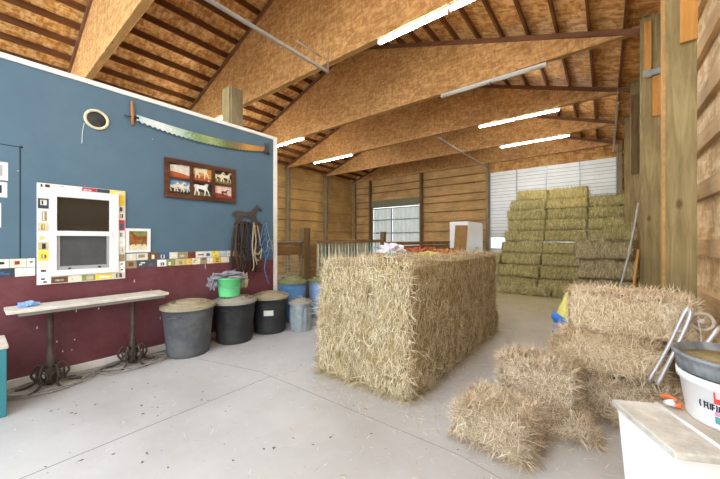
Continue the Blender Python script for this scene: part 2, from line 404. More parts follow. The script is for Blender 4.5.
# roof
RX, RZ, SL = -5.53, 6.82, .335
def topz(x): return RZ-SL*abs(x-RX)
PD = .14
def deck(name, x0, x1):
    m = MB(); z = lambda x: topz(x)+PD
    m.prism([(x0, z(x0)), (x1, z(x1)), (x1, z(x1)+.03), (x0, z(x0)+.03)], -1.3, YB+.3, 'Y')
    return struct(m.build(name, 'osb_deck'))
deck('ceiling_left', XL-.3, RX); deck('ceiling_right', RX, XR+.3)
ORD = ['first', 'second', 'third', 'fourth', 'fifth', 'sixth', 'seventh', 'eighth', 'ninth', 'tenth', 'eleventh', 'twelfth', 'thirteenth', 'fourteenth', 'fifteenth']
def purlins(side):
    xs = []
    x = RX+side*.2
    while XL+.1 < x < XR-.05: xs.append(x); x += side*.465
    xs.reverse()
    for i, x in enumerate(xs):
        z0 = topz(x)+.002; m = MB()
        m.box(x-.019, x+.019, -1.25, YB, z0, z0+PD-.012)
        o = m.build('purlin', 'purlin')
        tag(o, 'dark purlin under the %s roof slope, %s up from the eave' % ('left' if side < 0 else 'right', ORD[i]), 'purlin', 'roof purlins')
purlins(-1); purlins(1)

TY = [1.47, 4.13, 6.58, 9.03, 11.48, 13.82]
tl = ['nearest OSB roof truss above the blue wall', 'second OSB roof truss with one lit double tube at its right half',
      'third OSB roof truss carrying the unlit fixture', 'fourth OSB roof truss from the front, lights at both ends',
      'fifth OSB roof truss from the front, bare left end', 'farthest OSB truss closing the gable of the back wall']
ZB = 4.77
for i, y in enumerate(TY):
    t = empty('roof_truss', (RX, y, ZB)); tag(t, tl[i], 'roof truss', 'roof trusses')
    x0, x1 = -11.5, .46
    poly = [(x0, ZB), (x0, topz(x0)-.001), (RX, RZ-.001), (x1, topz(x1)-.001), (x1, ZB+.03), (-2.0, ZB)]
    for s_ in (0, 1):
        m = MB().prism(poly, y+s_*.10, y+s_*.10+.012, 'Y', 'osb_truss')
        for q in range(1, 10):
            xs = x0+q*1.22+(.3 if i % 2 else 0)
            if xs < x1-.4: yy = y-.0008 if s_ == 0 else y+.1122; m.box(xs-.002, xs+.002, min(yy, yy+.0006), max(yy, yy+.0006), ZB+.03, topz(xs)-.1, 'girt')
        m.build('panel', None, t)
    m = MB(); m.box(x0+.01, -2.0, y+.013, y+.099, ZB+.001, ZB+.09)
    m.prism([(-2.0, ZB+.001), (x1-.01, ZB+.031), (x1-.01, ZB+.12), (-2.0, ZB+.09)], y+.013, y+.099, 'Y')
    m.build('bottom_chord', 'chord', t)
    for sg, nm in ((-1, 'left'), (1, 'right')):
        xe = x0 if sg < 0 else x1
        m = MB(); m.prism([(xe, topz(xe)-.09), (RX, RZ-.09), (RX, RZ-.002), (xe, topz(xe)-.002)], y-.04, y-.001, 'Y')
        m.build('top_nailer', 'nailer', t)

# right wall
w = struct(empty('wall_right', (XR, 6, 0)))
box('sheathing', XR, XR+.03, -1.0, YB, 0, 4.9, 'osb_wall', w)
for z in (.3, .85, 1.36, 1.93, 2.43, 2.86, 3.38, 3.9, 4.4):
    box('girt', XR-.05, XR-.001, -1.0, YB, z-.07, z+.07, 'girt_y', w) if z in (.3,) else MB().box(XR-.05, XR-.001, -1.0, YB, z-.02, z+.14).build('girt', 'girt_y', w)
pl = ['second', 'third', 'fourth', 'fifth', 'sixth']
for i, y in enumerate(TY[1:5]):
    t = empty('timber_post', (.56, y, 0))
    tag(t, ['big timber post nearest on the right wall with orange block', 'timber post behind the big right post, grey hose leaning on it',
            'timber post at the right side of the hay stack', 'farthest timber post by the garage door right edge'][i], 'post', 'right wall posts')
    ya, yb = y-.16, y-.045
    MB().box(.415, .436, ya-.002, yb, 0, 4.88).build('lit_strip', 'chord' if i == 0 else 'post', t) if i == 0 else None  # paler strip imitates the light on the near post's inner face
    box('shaft', .437 if i == 0 else .43, .635 if i == 0 else .68, ya, yb, 0, 4.89, 'post', t, bevel=.004)
    if i == 0: box('scab_board', .525, .635, ya-.04, ya-.001, 3.25, 4.8, 'orange_wood', t, bevel=.003)
    if i == 1:
        box('scab_board', .56, .66, ya-.04, ya-.001, 3.35, 3.95, 'orange_wood', t, bevel=.003)
        box('upper_board', .47, .55, ya-.04, ya-.001, 3.95, 4.8, 'orange_wood', t, bevel=.003)
        box('nail_plate', .45, .66, ya-.048, ya-.042, 3.97, 4.06, 'galv', t)
    if i == 2: box('scab_board', .44, .55, ya-.04, ya-.001, 2.9, 4.6, 'post_brown', t, bevel=.003)
# left far wall
w = struct(empty('wall_far_left', (XL, 6, 0)))
box('sheathing', XL-.03, XL, -1.0, YB, 0, 4.95, 'plank_left', w)
for z in (.5, 1.0, 1.5, 1.98, 2.47, 2.95, 3.45, 3.95, 4.45):
    box('girt', XL+.001, XL+.09, -1.0, YB, z-.02, z+.02, 'girt_y', w)
for i, y in enumerate(TY[2:5]):
    o = box('timber_post', -11.48, -11.28, y-.02, y+.13, 0, ZB-.002, 'post_grey', bevel=.004)
    tag(o, ['grey timber post on the far left wall, nearest to the blue wall end', 'grey timber post under the left end of the fourth truss',
            'grey timber post under the left end of the fifth truss'][i], 'post', 'left wall posts')
# back wall with openings for the garage door and the sliding door
GX0, GX1, GZ = -3.88, .32, 4.36
SX0, SX1, SZ = -10.1, -7.15, 3.2
w = struct(empty('wall_back', (-5, YB, 0)))
box('sheathing', XL, SX0, YB, YB+.03, 0, 4.9, 'plank_back', w)
box('sheathing', SX0, SX1, YB, YB+.03, SZ+.05, 4.9, 'plank_back', w)
box('sheathing', SX1, GX0, YB, YB+.03, 0, 4.9, 'plank_back', w)
box('sheathing', GX0, GX1, YB, YB+.03, GZ, 4.9, 'osb_back', w)
box('sheathing', GX1, XR, YB, YB+.03, 0, 4.9, 'plank_back', w)
m = MB(); m.prism([(XL, 4.9), (RX, 7.0), (XR, 4.9)], YB, YB+.03, 'Y'); m.build('gable', 'osb_back', w)
for z in (.4, .9, 1.4, 1.9, 2.35, 2.82, 3.25, 3.58, 4.05, 4.4):
    for a, b in ((XL+.1, SX0-.13), (SX0+.02, SX1-.02), (SX1+.15, GX0-.13), (GX1+.12, XR-.1)):
        if a > SX0 and b < SX1 and z < SZ+.3: continue
        box('girt', a, b, YB-.09, YB-.001, z-.02, z+.02, 'girt', w)
for x, lab in ((-11.3, 'grey corner post where the left and back walls meet'), (SX0-.1, 'dark timber post left of the sliding door'),
               (SX1+.06, 'dark timber post right of the sliding door'), (GX0-.07, 'grey door post at the left edge of the garage door'),
               (GX1+.08, 'timber door post at the right edge of the garage door')):
    o = box('timber_post', x-.06, x+.06, YB-.2, YB-.1, 0, ZB-.002, 'post_brown' if 'dark' in lab else 'post_grey', bevel=.004)
    tag(o, lab, 'post', 'back wall posts')
# garage door
d = struct(empty('door_1', ((GX0+GX1)/2, YB, 0)), 'white sectional garage door behind the hay stack')
nrow = 8; rh = GZ/nrow
for r in range(nrow):
    z0, z1 = r*rh, (r+1)*rh
    if r == 2:
        m = MB(); m.box(GX0, GX1, YB-.03, YB+.0, z0+.004, z0+.05); m.box(GX0, GX1, YB-.03, YB, z1-.05, z1-.004)
        for k in range(5):
            xx = GX0+(GX1-GX0)*k/4; m.box(max(GX0, xx-.05), min(GX1, xx+.05), YB-.03, YB, z0+.05, z1-.05)
        m.build('section', 'door_white', d)
        for k in range(4):
            xa = GX0+(GX1-GX0)*k/4+.05; xb = GX0+(GX1-GX0)*(k+1)/4-.05
            box('pane', xa, xb, YB-.02, YB-.012, z0+.05, z1-.05, 'pane', d)
        continue
    m = MB(); m.box(GX0, GX1, YB-.03, YB, z0+.006, z1-.006, 'door_white')
    for q in range(1, 4):
        m.box(GX0+.02, GX1-.02, YB-.045, YB-.03, z0+rh*q/4-.02, z0+rh*q/4+.004, 'door_white'); m.box(GX0+.02, GX1-.02, YB-.034, YB-.03, z0+rh*q/4-.034, z0+rh*q/4-.021, 'door_line')
    m.mats[0] = 'door_white'; m.build('section', None, d)
m = MB(); m.box(GX0, GX1, YB+.005, YB+.02, 2*rh*0, GZ, ); 
for r in range(nrow+1):
    pass
m2 = MB()
for r in list(range(1, nrow)): m2.box(GX0, GX1, YB-.025, YB-.002, r*rh-.012, r*rh+.012)
m2.build('section_joint', 'door_line', d)
for k in range(5):
    xx = GX0+(GX1-GX0)*k/4
    xa, xb = max(GX0, xx-.025), min(GX1, xx+.025)
    m = MB(); m.box(xa, xb, YB-.06, YB-.037, .02, 2*rh-.01); m.box(xa, xb, YB-.06, YB-.037, 3*rh, GZ-.02)
    m.build('stile', 'galv', d)
def track(x, y0, y1, z, name, lab, down=None):
    t = empty(name, (x, (y0+y1)/2, z))
    m = MB(); m.box(x-.02, x+.02, y0, y1, z-.022, z+.022, 'galvpipe'); m.build('rail', None, t)
    m = MB()
    for y in down: m.bar((x+.0, y, z+.03), (x+.0, y, ZB+.12 if y != down[-1] else ZB+.1), .03, .006, None, (1, 0, 0))
    m.build('hanger', 'galvpipe', t)
    tag(t, lab, 'door track'); return t
track(-3.89, -1.2, 4.0, 4.50, 'door_track', 'long galvanised overhead door track under the second truss at upper left', [1.5, 4.0])
track(GX0-.03, 8.75, 13.75, 4.54, 'door_track', 'galvanised door track running forward from the garage door top left', [8.95, 11.4])
track(.22, 8.9, 13.7, 4.52, 'door_track', 'galvanised door track above the hay stack at the garage door right side', [8.95, 11.4])
m = MB(); m.tube([(-4.2, 3.55, 4.95), (-4.1, 4.02, 4.86)], .012, 6, 'galvpipe'); t = m.build('brace_rod'); tag(t, 'short thin brace rod beside the near door track', 'rod')
# sliding door
d = struct(empty('door_2', ((SX0+SX1)/2, YB, 0)), 'translucent corrugated sliding door in the back wall')
def corr(x0, x1, z0, z1, y):
    m = MB(); n = int((x1-x0)/.03); vs = []; fs = []
    for i in range(n+1):
        x = x0+(x1-x0)*i/n; yy = y+.014*math.cos(i*2*PI/8)
        vs += [(x, yy, z0), (x, yy, z1), ]
    for i in range(n): fs.append((2*i, 2*i+2, 2*i+3, 2*i+1))
    m.add(vs, fs, 'corrug', True); return m
mid = SX0+.42*(SX1-SX0)
corr(SX0+.04, mid-.03, .1, SZ-.03, YB-.005).build('panel', None, d); corr(mid+.03, SX1-.04, .1, SZ-.03, YB-.005).build('panel', None, d)
m = MB(); m.box(SX0, SX0+.05, YB-.05, YB-.021, 0, SZ); m.box(SX1-.05, SX1, YB-.05, YB-.021, 0, SZ); m.box(mid-.04, mid+.04, YB-.05, YB-.021, 0, SZ)
for z in (.05, 1.05, 1.85, 2.55, SZ-.03):
    m.box(SX0+.05, mid-.04, YB-.05, YB-.021, z-.03, z+.03); m.box(mid+.04, SX1-.05, YB-.05, YB-.021, z-.03, z+.03)
m.build('frame', 'galv', d)
box('header_board', SX0-.02, SX1+.0, YB-.18, YB-.095, SZ+.01, SZ+.4, 'header', d, bevel=.004)

# ------------------------------------------------------------------ blue partition wall
WX = -4.70; WY1 = 3.42; WT = 3.30; DZ = 1.14
w = struct(empty('wall_left', (WX, 1, 0)), 'blue over maroon partition wall')
box('blue_panel', WX-.12, WX, -1.5, WY1, DZ, WT, 'blue', w)
box('maroon_dado', WX-.12, WX, -1.5, WY1, 0, DZ-.0005, 'maroon', w)
m = MB(); m.box(WX, WX+.003, .328, .336, 1.31, 2.45); m.box(WX, WX+.003, -1.4, .328, 2.443, 2.45); m.build('panel_seam', 'seam', w)
m = MB(); m.lathe([(.012, 0), (.012, .006)], (WX, .34, 2.45), 8, None, 'X'); m.build('screw', 'black', w)
m = MB()
for k in range(26):
    y = R.uniform(.2, 3.3); z = R.uniform(.15, 1.05) if k > 5 else R.uniform(1.5, 3.1); hh = R.uniform(.01, .05)*(2.5 if k % 9 == 0 else 1)
    m.add([(WX+.0008, y, z), (WX+.0008, y+R.uniform(.004, .012), z+hh*.3), (WX+.0008, y+.006, z+hh), (WX+.0008, y-.004, z+hh*.6)], [(0, 1, 2, 3)])
m.build('paint_chip', 'basetrim', w)
struct(box('trim_1', WX-.14, WX+.02, -1.5, WY1, WT+.001, WT+.055, 'whitetrim', bevel=.004))
struct(box('trim_2', WX-.14, WX+.02, WY1+.001, WY1+.075, 0, WT+.055, 'whitetrim', bevel=.004))
struct(box('baseboard_left', WX+.001, WX+.018, -1.5, WY1, .0, .085, 'basetrim', bevel=.003))

# collage of small cards
PAL = ['d9d4c8', 'c9c0a6', '2d3036', '4a4f55', 'b6373a', 'd8b53a', '3d5f8a', '8a9a5a', 'e6e3dc', '6b4a35', 'c2b58a', 'aab7c2', 'e0d9c5', '7a3434', 'dedad0', 'f0efe9', '9a8a6a', 'cfcabb', 'f0d24a', '39404a']
CM = [plain('card_%d' % i, hx(h), .55, .14, 25) for i, h in enumerate(PAL)]
def card(t, y0, y1, z0, z1, x=WX):
    c1 = R.choice(CM + [CM[0], CM[8], CM[14], CM[15], CM[15], CM[12]]*2); c2 = R.choice(CM)
    m = MB(); m.box(x+.0005, x+.004, y0+.002, y1-.002, z0+.002, z1-.002, c1)
    k = R.random(); w_, h_ = y1-y0, z1-z0
    if k < .55:
        a, b = R.uniform(.12, .4), R.uniform(.55, .88); e, f = R.uniform(.1, .4), R.uniform(.5, .85)
        m.box(x+.004, x+.005, y0+a*w_, y0+b*w_, z0+e*h_, z0+f*h_, c2)
        if R.random() < .6: m.box(x+.005, x+.006, y0+(a+.1)*w_, y0+(a+.25)*w_, z0+(e+.05)*h_, z0+(f-.05)*h_, R.choice(CM))
    else:
        for q in range(2):
            zc = z0+h_*R.uniform(.2, .8); yc = y0+w_*R.uniform(.1, .4)
            m.box(x+.004, x+.005, yc, yc+w_*R.uniform(.25, .5), zc-.008, zc+.008, c2)
    m.build('card', None, t)
def row(t, ya, yb, z0, z1, wmin=.08, wmax=.14, x=WX):
    y = ya
    while y < yb-.03:
        w_ = R.uniform(wmin, wmax)
        if yb-(y+w_) < .05: w_ = yb-y
        card(t, y, min(y+w_, yb), z0, z1, x); y += w_
def colm(t, y0, y1, za, zb, x=WX):
    z = za
    while z < zb-.03:
        h_ = R.uniform(.08, .15)
        if zb-(z+h_) < .06: h_ = zb-z
        card(t, y0, y1, z, z+h_, x); z += h_
t = empty('card_strip', (WX, 1.95, 1.13)); tag(t, 'two-row strip of glued book-cover cards right of the window', 'card strip')
row(t, 1.225, 2.78, 1.135, 1.23); row(t, 1.225, 2.78, 1.232, 1.325)
t = empty('card_strip', (WX, .2, 1.12)); tag(t, 'two-row strip of glued book-cover cards left of the window', 'card strip')
row(t, -.3, .44, 1.12, 1.21, .1, .16); row(t, -.3, .44, 1.212, 1.305, .1, .16)
# window
wn = struct(empty('window_1', (WX, .84, 1.05)), 'white sash window in the blue wall, framed by cards')
m = MB(); m.box(WX+.0, WX+.02, .45, .55, 1.02, 2.10); m.box(WX, WX+.02, 1.14, 1.215, 1.02, 2.10); m.box(WX, WX+.02, .55, 1.14, 2.045, 2.10); m.box(WX, WX+.02, .55, 1.14, 1.02, 1.11)
m.build('backing_board', 'whiteplastic', wn)
m = MB(); X0, X1 = WX+.0, WX+.045
m.box(X0, X1, .545, .60, 1.105, 2.05); m.box(X0, X1, 1.055, 1.145, 1.105, 2.05); m.box(X0, X1, .60, 1.055, 1.965, 2.05); m.box(X0, X1, .60, 1.055, 1.105, 1.165)
m.build('frame', 'whiteplastic', wn, bevel=.004)
box('meeting_rail', X0, X1+.008, .575, 1.08, 1.54, 1.595, 'whiteplastic', wn, bevel=.003)
box('upper_pane', WX+.012, WX+.018, .60, 1.055, 1.595, 1.965, 'darkglass', wn)
sf = MB(); X2 = WX+.03
sf.box(WX+.012, X2, .60, .625, 1.165, 1.54); sf.box(WX+.012, X2, 1.03, 1.055, 1.165, 1.54); sf.box(WX+.012, X2, .625, 1.03, 1.165, 1.205)
sf.build('screen_frame', 'greyalu', wn)
box('insect_screen', WX+.01, WX+.016, .625, 1.03, 1.205, 1.54, 'screen', wn)
for y in (.70, .96): box('latch', X2, X2+.012, y-.012, y+.012, 1.172, 1.19, 'black', wn)
t = empty('card_border', (WX+.02, .84, 1.03)); tag(t, 'border of glued book-cover cards around the white window', 'card border')
row(t, .455, 1.21, 2.052, 2.098, .09, .14, WX+.02); row(t, .455, 1.21, 1.025, 1.095, .1, .16, WX+.02)
colm(t, .455, .54, 1.10, 2.05, WX+.02); colm(t, 1.15, 1.21, 1.10, 2.05, WX+.02)

# little silhouettes for the pictures
HORSE = [(-.62, .05), (-.55, .22), (-.42, .30), (-.15, .26), (.10, .28), (.20, .40), (.34, .58), (.38, .66), (.42, .58), (.60, .42), (.56, .35), (.44, .42), (.36, .36), (.30, .16), (.30, .06), (.40, -.10), (.46, -.34), (.40, -.34), (.33, -.12), (.22, .0),
         (.20, -.16), (.16, -.36), (.10, -.36), (.13, -.12), (.08, .0), (-.15, .03), (-.25, .06), (-.24, -.08), (-.16, -.20), (-.20, -.37), (-.26, -.36), (-.25, -.20), (-.36, -.08), (-.40, -.20), (-.44, -.37), (-.50, -.36), (-.47, -.16), (-.46, .08), (-.50, .14), (-.56, -.05)]
def horse(m, y, z, s, x, mat, flip=1):
    pts = [(y+flip*a*s, z+b*s) for a, b in HORSE]
    m.prism(pts if flip > 0 else pts[::-1], x, x+.001, 'X', mat)
HC = {k: plain('photo_'+k, hx(h), .4, .18, 18) for k, h in dict(sky='cfc6bb', skyb='5d8fc0', rust='a5562e', gold='c58a45', dark='2a2a24', cream='d8cfb2', green='7d8248', chestnut='8a4a2b', grass='6a6a3a', whitish='dfe0da', redd='8c3a30', pinksky='d9b9ae').items()}
t = empty('picture_frame', (WX, 1.355, 1.31)); tag(t, 'white-framed picture of a chestnut horse right of the window', 'picture frame')
m = MB(); m.box(WX, WX+.02, 1.22, 1.255, 1.335, 1.64); m.box(WX, WX+.02, 1.455, 1.49, 1.335, 1.64); m.box(WX, WX+.02, 1.255, 1.455, 1.605, 1.64); m.box(WX, WX+.02, 1.255, 1.455, 1.335, 1.37)
m.build('frame', 'whiteplastic', t, bevel=.002)
m = MB(); m.box(WX+.002, WX+.006, 1.255, 1.455, 1.37, 1.605, HC['green']); m.box(WX+.006, WX+.007, 1.255, 1.455, 1.37, 1.44, HC['cream'])
horse(m, 1.355, 1.49, .19, WX+.007, HC['chestnut'], -1); horse(m, 1.31, 1.47, .1, WX+.008, HC['rust'], -1); m.build('picture', None, t)
# six-pane frame
t = empty('photo_frame', (WX, 2.165, 2.07)); tag(t, 'dark wooden six-pane frame with horse photographs on the blue wall', 'photo frame')
fy0, fy1, fz0, fz1 = 1.65, 2.68, 2.08, 2.62
m = MB(); X1 = WX+.035; b = .065
ys = [fy0, fy0+b, fy0+b+.265, fy0+b+.315, fy0+b+.58, fy0+b+.63, fy1-b, fy1]
m.box(WX, X1, fy0, fy1, fz1-b, fz1); m.box(WX, X1, fy0, fy1, fz0, fz0+b); m.box(WX, X1, fy0, fy0+b, fz0+b, fz1-b); m.box(WX, X1, fy1-b, fy1, fz0+b, fz1-b)
m.box(WX, X1-.004, ys[2], ys[3], fz0+b, fz1-b); m.box(WX, X1-.004, ys[4], ys[5], fz0+b, fz1-b)
zm = (fz0+fz1)/2
for a, c in ((1, 2), (3, 4), (5, 6)): m.box(WX, X1-.006, ys[a], ys[c], zm-.018, zm+.018)
m.build('frame', 'walnut', t, bevel=.003)
SC = [('sky', 'rust', [('dark', -.1, .1, .0)]), ('gold', 'rust', [('cream', 0, .02, .22)]), ('dark', 'grass', [('cream', -.06, 0, .16), ('cream', .05, .0, .18)]),
      ('skyb', 'dark', [('cream', -.08, -.02, .14), ('cream', 0, -.01, .15), ('cream', .08, -.02, .14)]), ('dark', 'grass', [('whitish', .0, .0, .24)]), ('pinksky', 'redd', [('dark', .03, -.01, .1)])]
for r in range(2):
    for k in range(3):
        ya, yb = ys[1+2*k], ys[2+2*k]; za, zb = (zm+.018, fz1-b) if r == 0 else (fz0+b, zm-.018)
        sky, gr, hs = SC[r*3+k]; m = MB(); x = WX+.003
        m.box(x, x+.004, ya, yb, za, zb, HC[sky]); hz = za+(zb-za)*R.uniform(.25, .45)
        m.prism([(ya, za), (yb, za), (yb, hz-.02), ((ya+yb)/2, hz+.01), (ya, hz+.02)], x+.004, x+.005, 'X', HC[gr])
        for q, (c, dy, dz, s) in enumerate(hs):
            yc, zc = (ya+yb)/2+dy, (za+zb)/2+dz
            if s == 0: m.prism([(yc-.06, zc-.03), (yc+.1, zc-.01), (yc+.05, zc+.01), (yc-.05, zc)], x+.005, x+.006, 'X', HC[c])
            else: horse(m, yc, zc, s, x+.005+q*.001, HC[c])
        m.build('photograph', None, t)
# papers at the left edge
for y0, y1, z0, z1, lab, mk in ((-.1, .25, 2.09, 2.27, 'upper white paper pinned on the blue wall by the left edge', 'greyalu'),
                            (-.02, .245, 1.92, 2.07, 'middle white paper with a dark mark pinned on the blue wall', 'ink'), (-.1, .205, 1.62, 1.86, 'lowest white paper pinned on the blue wall', 'paper')):
    m = MB(); m.box(WX+.0005, WX+.003, y0, y1, z0, z1, 'paper')
    m.box(WX+.003, WX+.0036, y1-.09, y1-.035, z0+.04, z1-.03, mk)
    tag(m.build('paper_sheet'), lab, 'paper', 'papers on the blue wall')
# round speaker
t = empty('wall_speaker', (WX, .94, 2.91)); tag(t, 'round wall speaker with cream ring high on the blue wall', 'speaker')
MB().lathe([(.088, 0), (.118, .0), (.118, .018), (.110, .026), (.094, .026), (.088, .012)], (WX, .94, 2.91), 40, None, 'X', close=False).build('ring', 'ringcream', t)
m = MB(); m.lathe([(.0879, .004), (.0879, .012), (.06, .008), (.035, .014), (.0, .018)], (WX, .94, 2.91), 32, None, 'X', close=False); m.build('grille', 'black', t)
m = MB(); m.tube(smooth_path([(WX+.004, .83, 2.84), (WX+.004, .815, 2.72), (WX+.004, .81, 2.60)]), .003, 5); m.build('wire', 'whitetrim', t)
# crosscut saw
t = empty('crosscut_saw', (WX, 2.27, 3.0)); tag(t, 'long two-man crosscut saw with painted blade under the white wall cap', 'saw')
m, nt, b_ = nodes('painted_blade')
sp = nt.nodes.new('ShaderNodeSeparateXYZ'); v = coords(nt); nt.links.new(v, sp.inputs[0])
n = N(nt, 'ShaderNodeTexNoise', Scale=22.0, Detail=5.0); nt.links.new(v, n.inputs['Vector'])
a = N(nt, 'ShaderNodeMath', operation='MULTIPLY_ADD'); nt.links.new(n.outputs['Fac'], a.inputs[0]); a.inputs[1].default_value = .5; nt.links.new(sp.outputs['Y'], a.inputs[2])
mr = N(nt, 'ShaderNodeMapRange'); nt.links.new(a.outputs[0], mr.inputs['Value']); mr.inputs['From Min'].default_value = -.75; mr.inputs['From Max'].default_value = 1.25
nt.links.new(ramp(nt, [(0, hx('a9c6cc')), (.16, hx('d8dfdd')), (.3, hx('a4bcae')), (.4, hx('6f8a55')), (.5, hx('93a06a')), (.62, hx('5a6b3c')), (.72, hx('77603a')), (.8, hx('b98a3c')), (1, hx('a87238'))], mr.outputs['Result']), b_.inputs['Base Color'])
b_.inputs['Roughness'].default_value = .5; M['blade'] = m
up = []; lo = []
y0, y1 = 1.33, 3.22; n_ = 64
for i in range(n_+1):
    f = i/n_; y = y0+(y1-y0)*f; sag = -.055*math.sin(PI*f)
    z = 3.05+.03*f
    up.append((y, z+.035+sag*.9)); hh = .035+.05*math.sin(PI*min(1, f*1.0))**.6*(1.0)
    zz = z+.035+sag*.9-hh-.02
    lo.append((y, zz-(.0 if i % 2 else .024)))
mb = MB(); vs = []; fs = []
for k, x in enumerate((WX+.03, WX+.033)):
    for i in range(n_+1): vs += [(x, up[i][0], up[i][1]), (x, lo[i][0], lo[i][1])]
L = 2*(n_+1)
for i in range(n_):
    fs += [(2*i, 2*i+1, 2*i+3, 2*i+2), (L+2*i, L+2*i+2, L+2*i+3, L+2*i+1), (2*i, 2*i+2, L+2*i+2, L+2*i), (2*i+1, L+2*i+1, L+2*i+3, 2*i+3)]
mb.add(vs, fs); mb.build('blade', 'blade', t)
m = MB(); m.tube([(WX+.03, 1.29, 2.94), (WX+.032, 1.285, 3.1), (WX+.03, 1.28, 3.24)], [.015, .02, .014], 10); m.build('handle', 'handle_wood', t)
m = MB(); m.tube([(WX+.03, 1.27, 3.04), (WX+.03, 1.35, 3.05)], .016, 8); m.tube([(WX+.03, 1.2, 3.04), (WX+.03, 1.3, 3.045)], .007, 6); m.build('ferrule', 'iron', t)
m = MB()
for y, z in ((1.34, 3.06), (3.2, 3.055)): m.tube([(WX+.0005, y, z), (WX+.03, y, z)], .008, 6)
m.build('nail', 'iron', t)
m = MB(); m.tube([(WX+.03, 3.26, 3.0), (WX+.03, 3.27, 3.08), (WX+.03, 3.24, 3.2)], [.014, .018, .012], 10); m.tube([(WX+.03, 3.3, 3.0), (WX+.03, 3.29, 3.2)], .01, 8); m.build('handle', 'pewter', t)
m = MB(); m.tube([(WX+.03, 3.2, 3.05), (WX+.03, 3.32, 3.02)], .016, 8); m.build('ferrule', 'iron', t)

# tack hanging on the wall
t = empty('tack_rack', (WX, 3.0, 1.75)); tag(t, 'dark metal horse-silhouette tack rack on the blue wall', 'tack rack')
m = MB(); pts = [(2.90+a*.46, 1.87+b*.34) for a, b in HORSE]; m.prism(pts, WX+.02, WX+.028, 'X'); m.build('horse_silhouette', 'pewter', t)
box('bar', WX+.004, WX+.019, 2.66, 3.24, 1.735, 1.765, 'iron', t, bevel=.002)
for y in (2.70, 2.82, 2.94, 3.06, 3.17):
    m = MB(); m.tube([(WX+.019, y, 1.75), (WX+.08, y, 1.745), (WX+.1, y, 1.755), (WX+.105, y, 1.78)], .006, 6); m.build('hook', 'iron', t)
def strap(name, lab, cat, y, x, paths, r, mat, extras=()):
    t = empty(name, (x, y, 1.0)); tag(t, lab, cat, 'tack hanging on the wall')
    m = MB()
    for p in paths: m.tube(smooth_path([(x+a, y+b, c) for a, b, c in p], 5), r, 6)
    m.build('strap', mat, t)
    for nm, c, rr, mt in extras:
        m = MB(); cc = (x+c[0], y+c[1], c[2]); m.tube(arc(cc, rr, 0, 2*PI, 16), .006, 6, None, False); m.build(nm, mt, t)
    return t
strap('bridle', 'dark brown bridle hanging at the left end of the tack rack', 'bridle', 2.72, WX+.075,
      [[(0, -.04, 1.77), (.01, -.07, 1.5), (.0, -.05, 1.2), (0, .0, 1.0), (.0, .05, 1.2), (.0, .05, 1.5), (0, .02, 1.77), (0, -.04, 1.77)], [(0, -.06, 1.45), (.01, 0, 1.42), (0, .05, 1.45)], [(0, -.06, 1.25), (.03, .02, 1.18), (0, .07, .95), (0, .09, .86)]],
      .016, 'leather', [('bit_ring', (.01, -.05, 1.2), .035, 'pewter'), ('bit_ring', (.01, .05, 1.2), .035, 'pewter')])
strap('halter', 'black halter with metal rings hanging mid rack below the horse silhouette', 'halter', 2.88, WX+.085,
      [[(0, -.03, 1.76), (.0, -.08, 1.55), (.0, -.06, 1.28), (0, .02, 1.22), (.0, .08, 1.32), (.0, .06, 1.55), (0, .03, 1.76), (0, -.03, 1.76)], [(0, -.06, 1.3), (.02, .0, 1.36), (0, .07, 1.33)], [(0, .02, 1.22), (.0, .03, 1.05), (0, .0, .92)]],
      .018, 'leather_dark', [('ring', (.01, .02, 1.22), .03, 'pewter')])
strap('lead_rope', 'grey lead rope doubled over a rack hook beside the halter', 'lead rope', 2.97, WX+.12,
      [[(0, -.02, 1.78), (.0, -.05, 1.4), (.0, -.02, 1.08), (0, -.05, .98)], [(0, -.02, 1.78), (.0, .02, 1.5), (.0, .0, 1.25), (0, .04, 1.08)]], .011, 'rope_tan')
strap('halter', 'brown leather halter hanging on the fourth rack hook', 'halter', 3.07, WX+.08,
      [[(0, -.03, 1.76), (.0, -.06, 1.5), (.0, -.05, 1.3), (0, .0, 1.22), (.0, .06, 1.3), (.0, .05, 1.5), (0, .02, 1.76), (0, -.03, 1.76)], [(0, -.05, 1.35), (.02, 0, 1.38), (0, .06, 1.35)], [(0, .0, 1.22), (.02, .0, 1.1), (0, .02, .98)]], .017, 'leather', [('ring', (.01, 0, 1.22), .03, 'pewter')])
strap('lead_rope', 'blue lead rope coiled and hanging at the right end of the rack', 'lead rope', 3.17, WX+.10,
      [[(0, -.01, 1.78), (.0, -.08, 1.45), (.0, .02, 1.28), (0, .08, 1.45), (.0, .02, 1.52), (.0, -.06, 1.36), (0, .02, 1.2), (.0, .0, 1.0), (0, .04, .84), (.0, .09, .72)], [(0, -.01, 1.78), (.0, .05, 1.5), (.0, .09, 1.3), (0, .04, 1.18)]], .011, 'rope_blue')
strap('cord', 'thin pale cord looped loosely at the rack right end', 'cord', 3.21, WX+.125,
      [[(0, -.03, 1.79), (.0, .05, 1.5), (.0, .12, 1.46), (0, .08, 1.34), (.0, .0, 1.4), (.0, .06, 1.5), (0, .11, 1.3)]], .006, 'rope_grey')

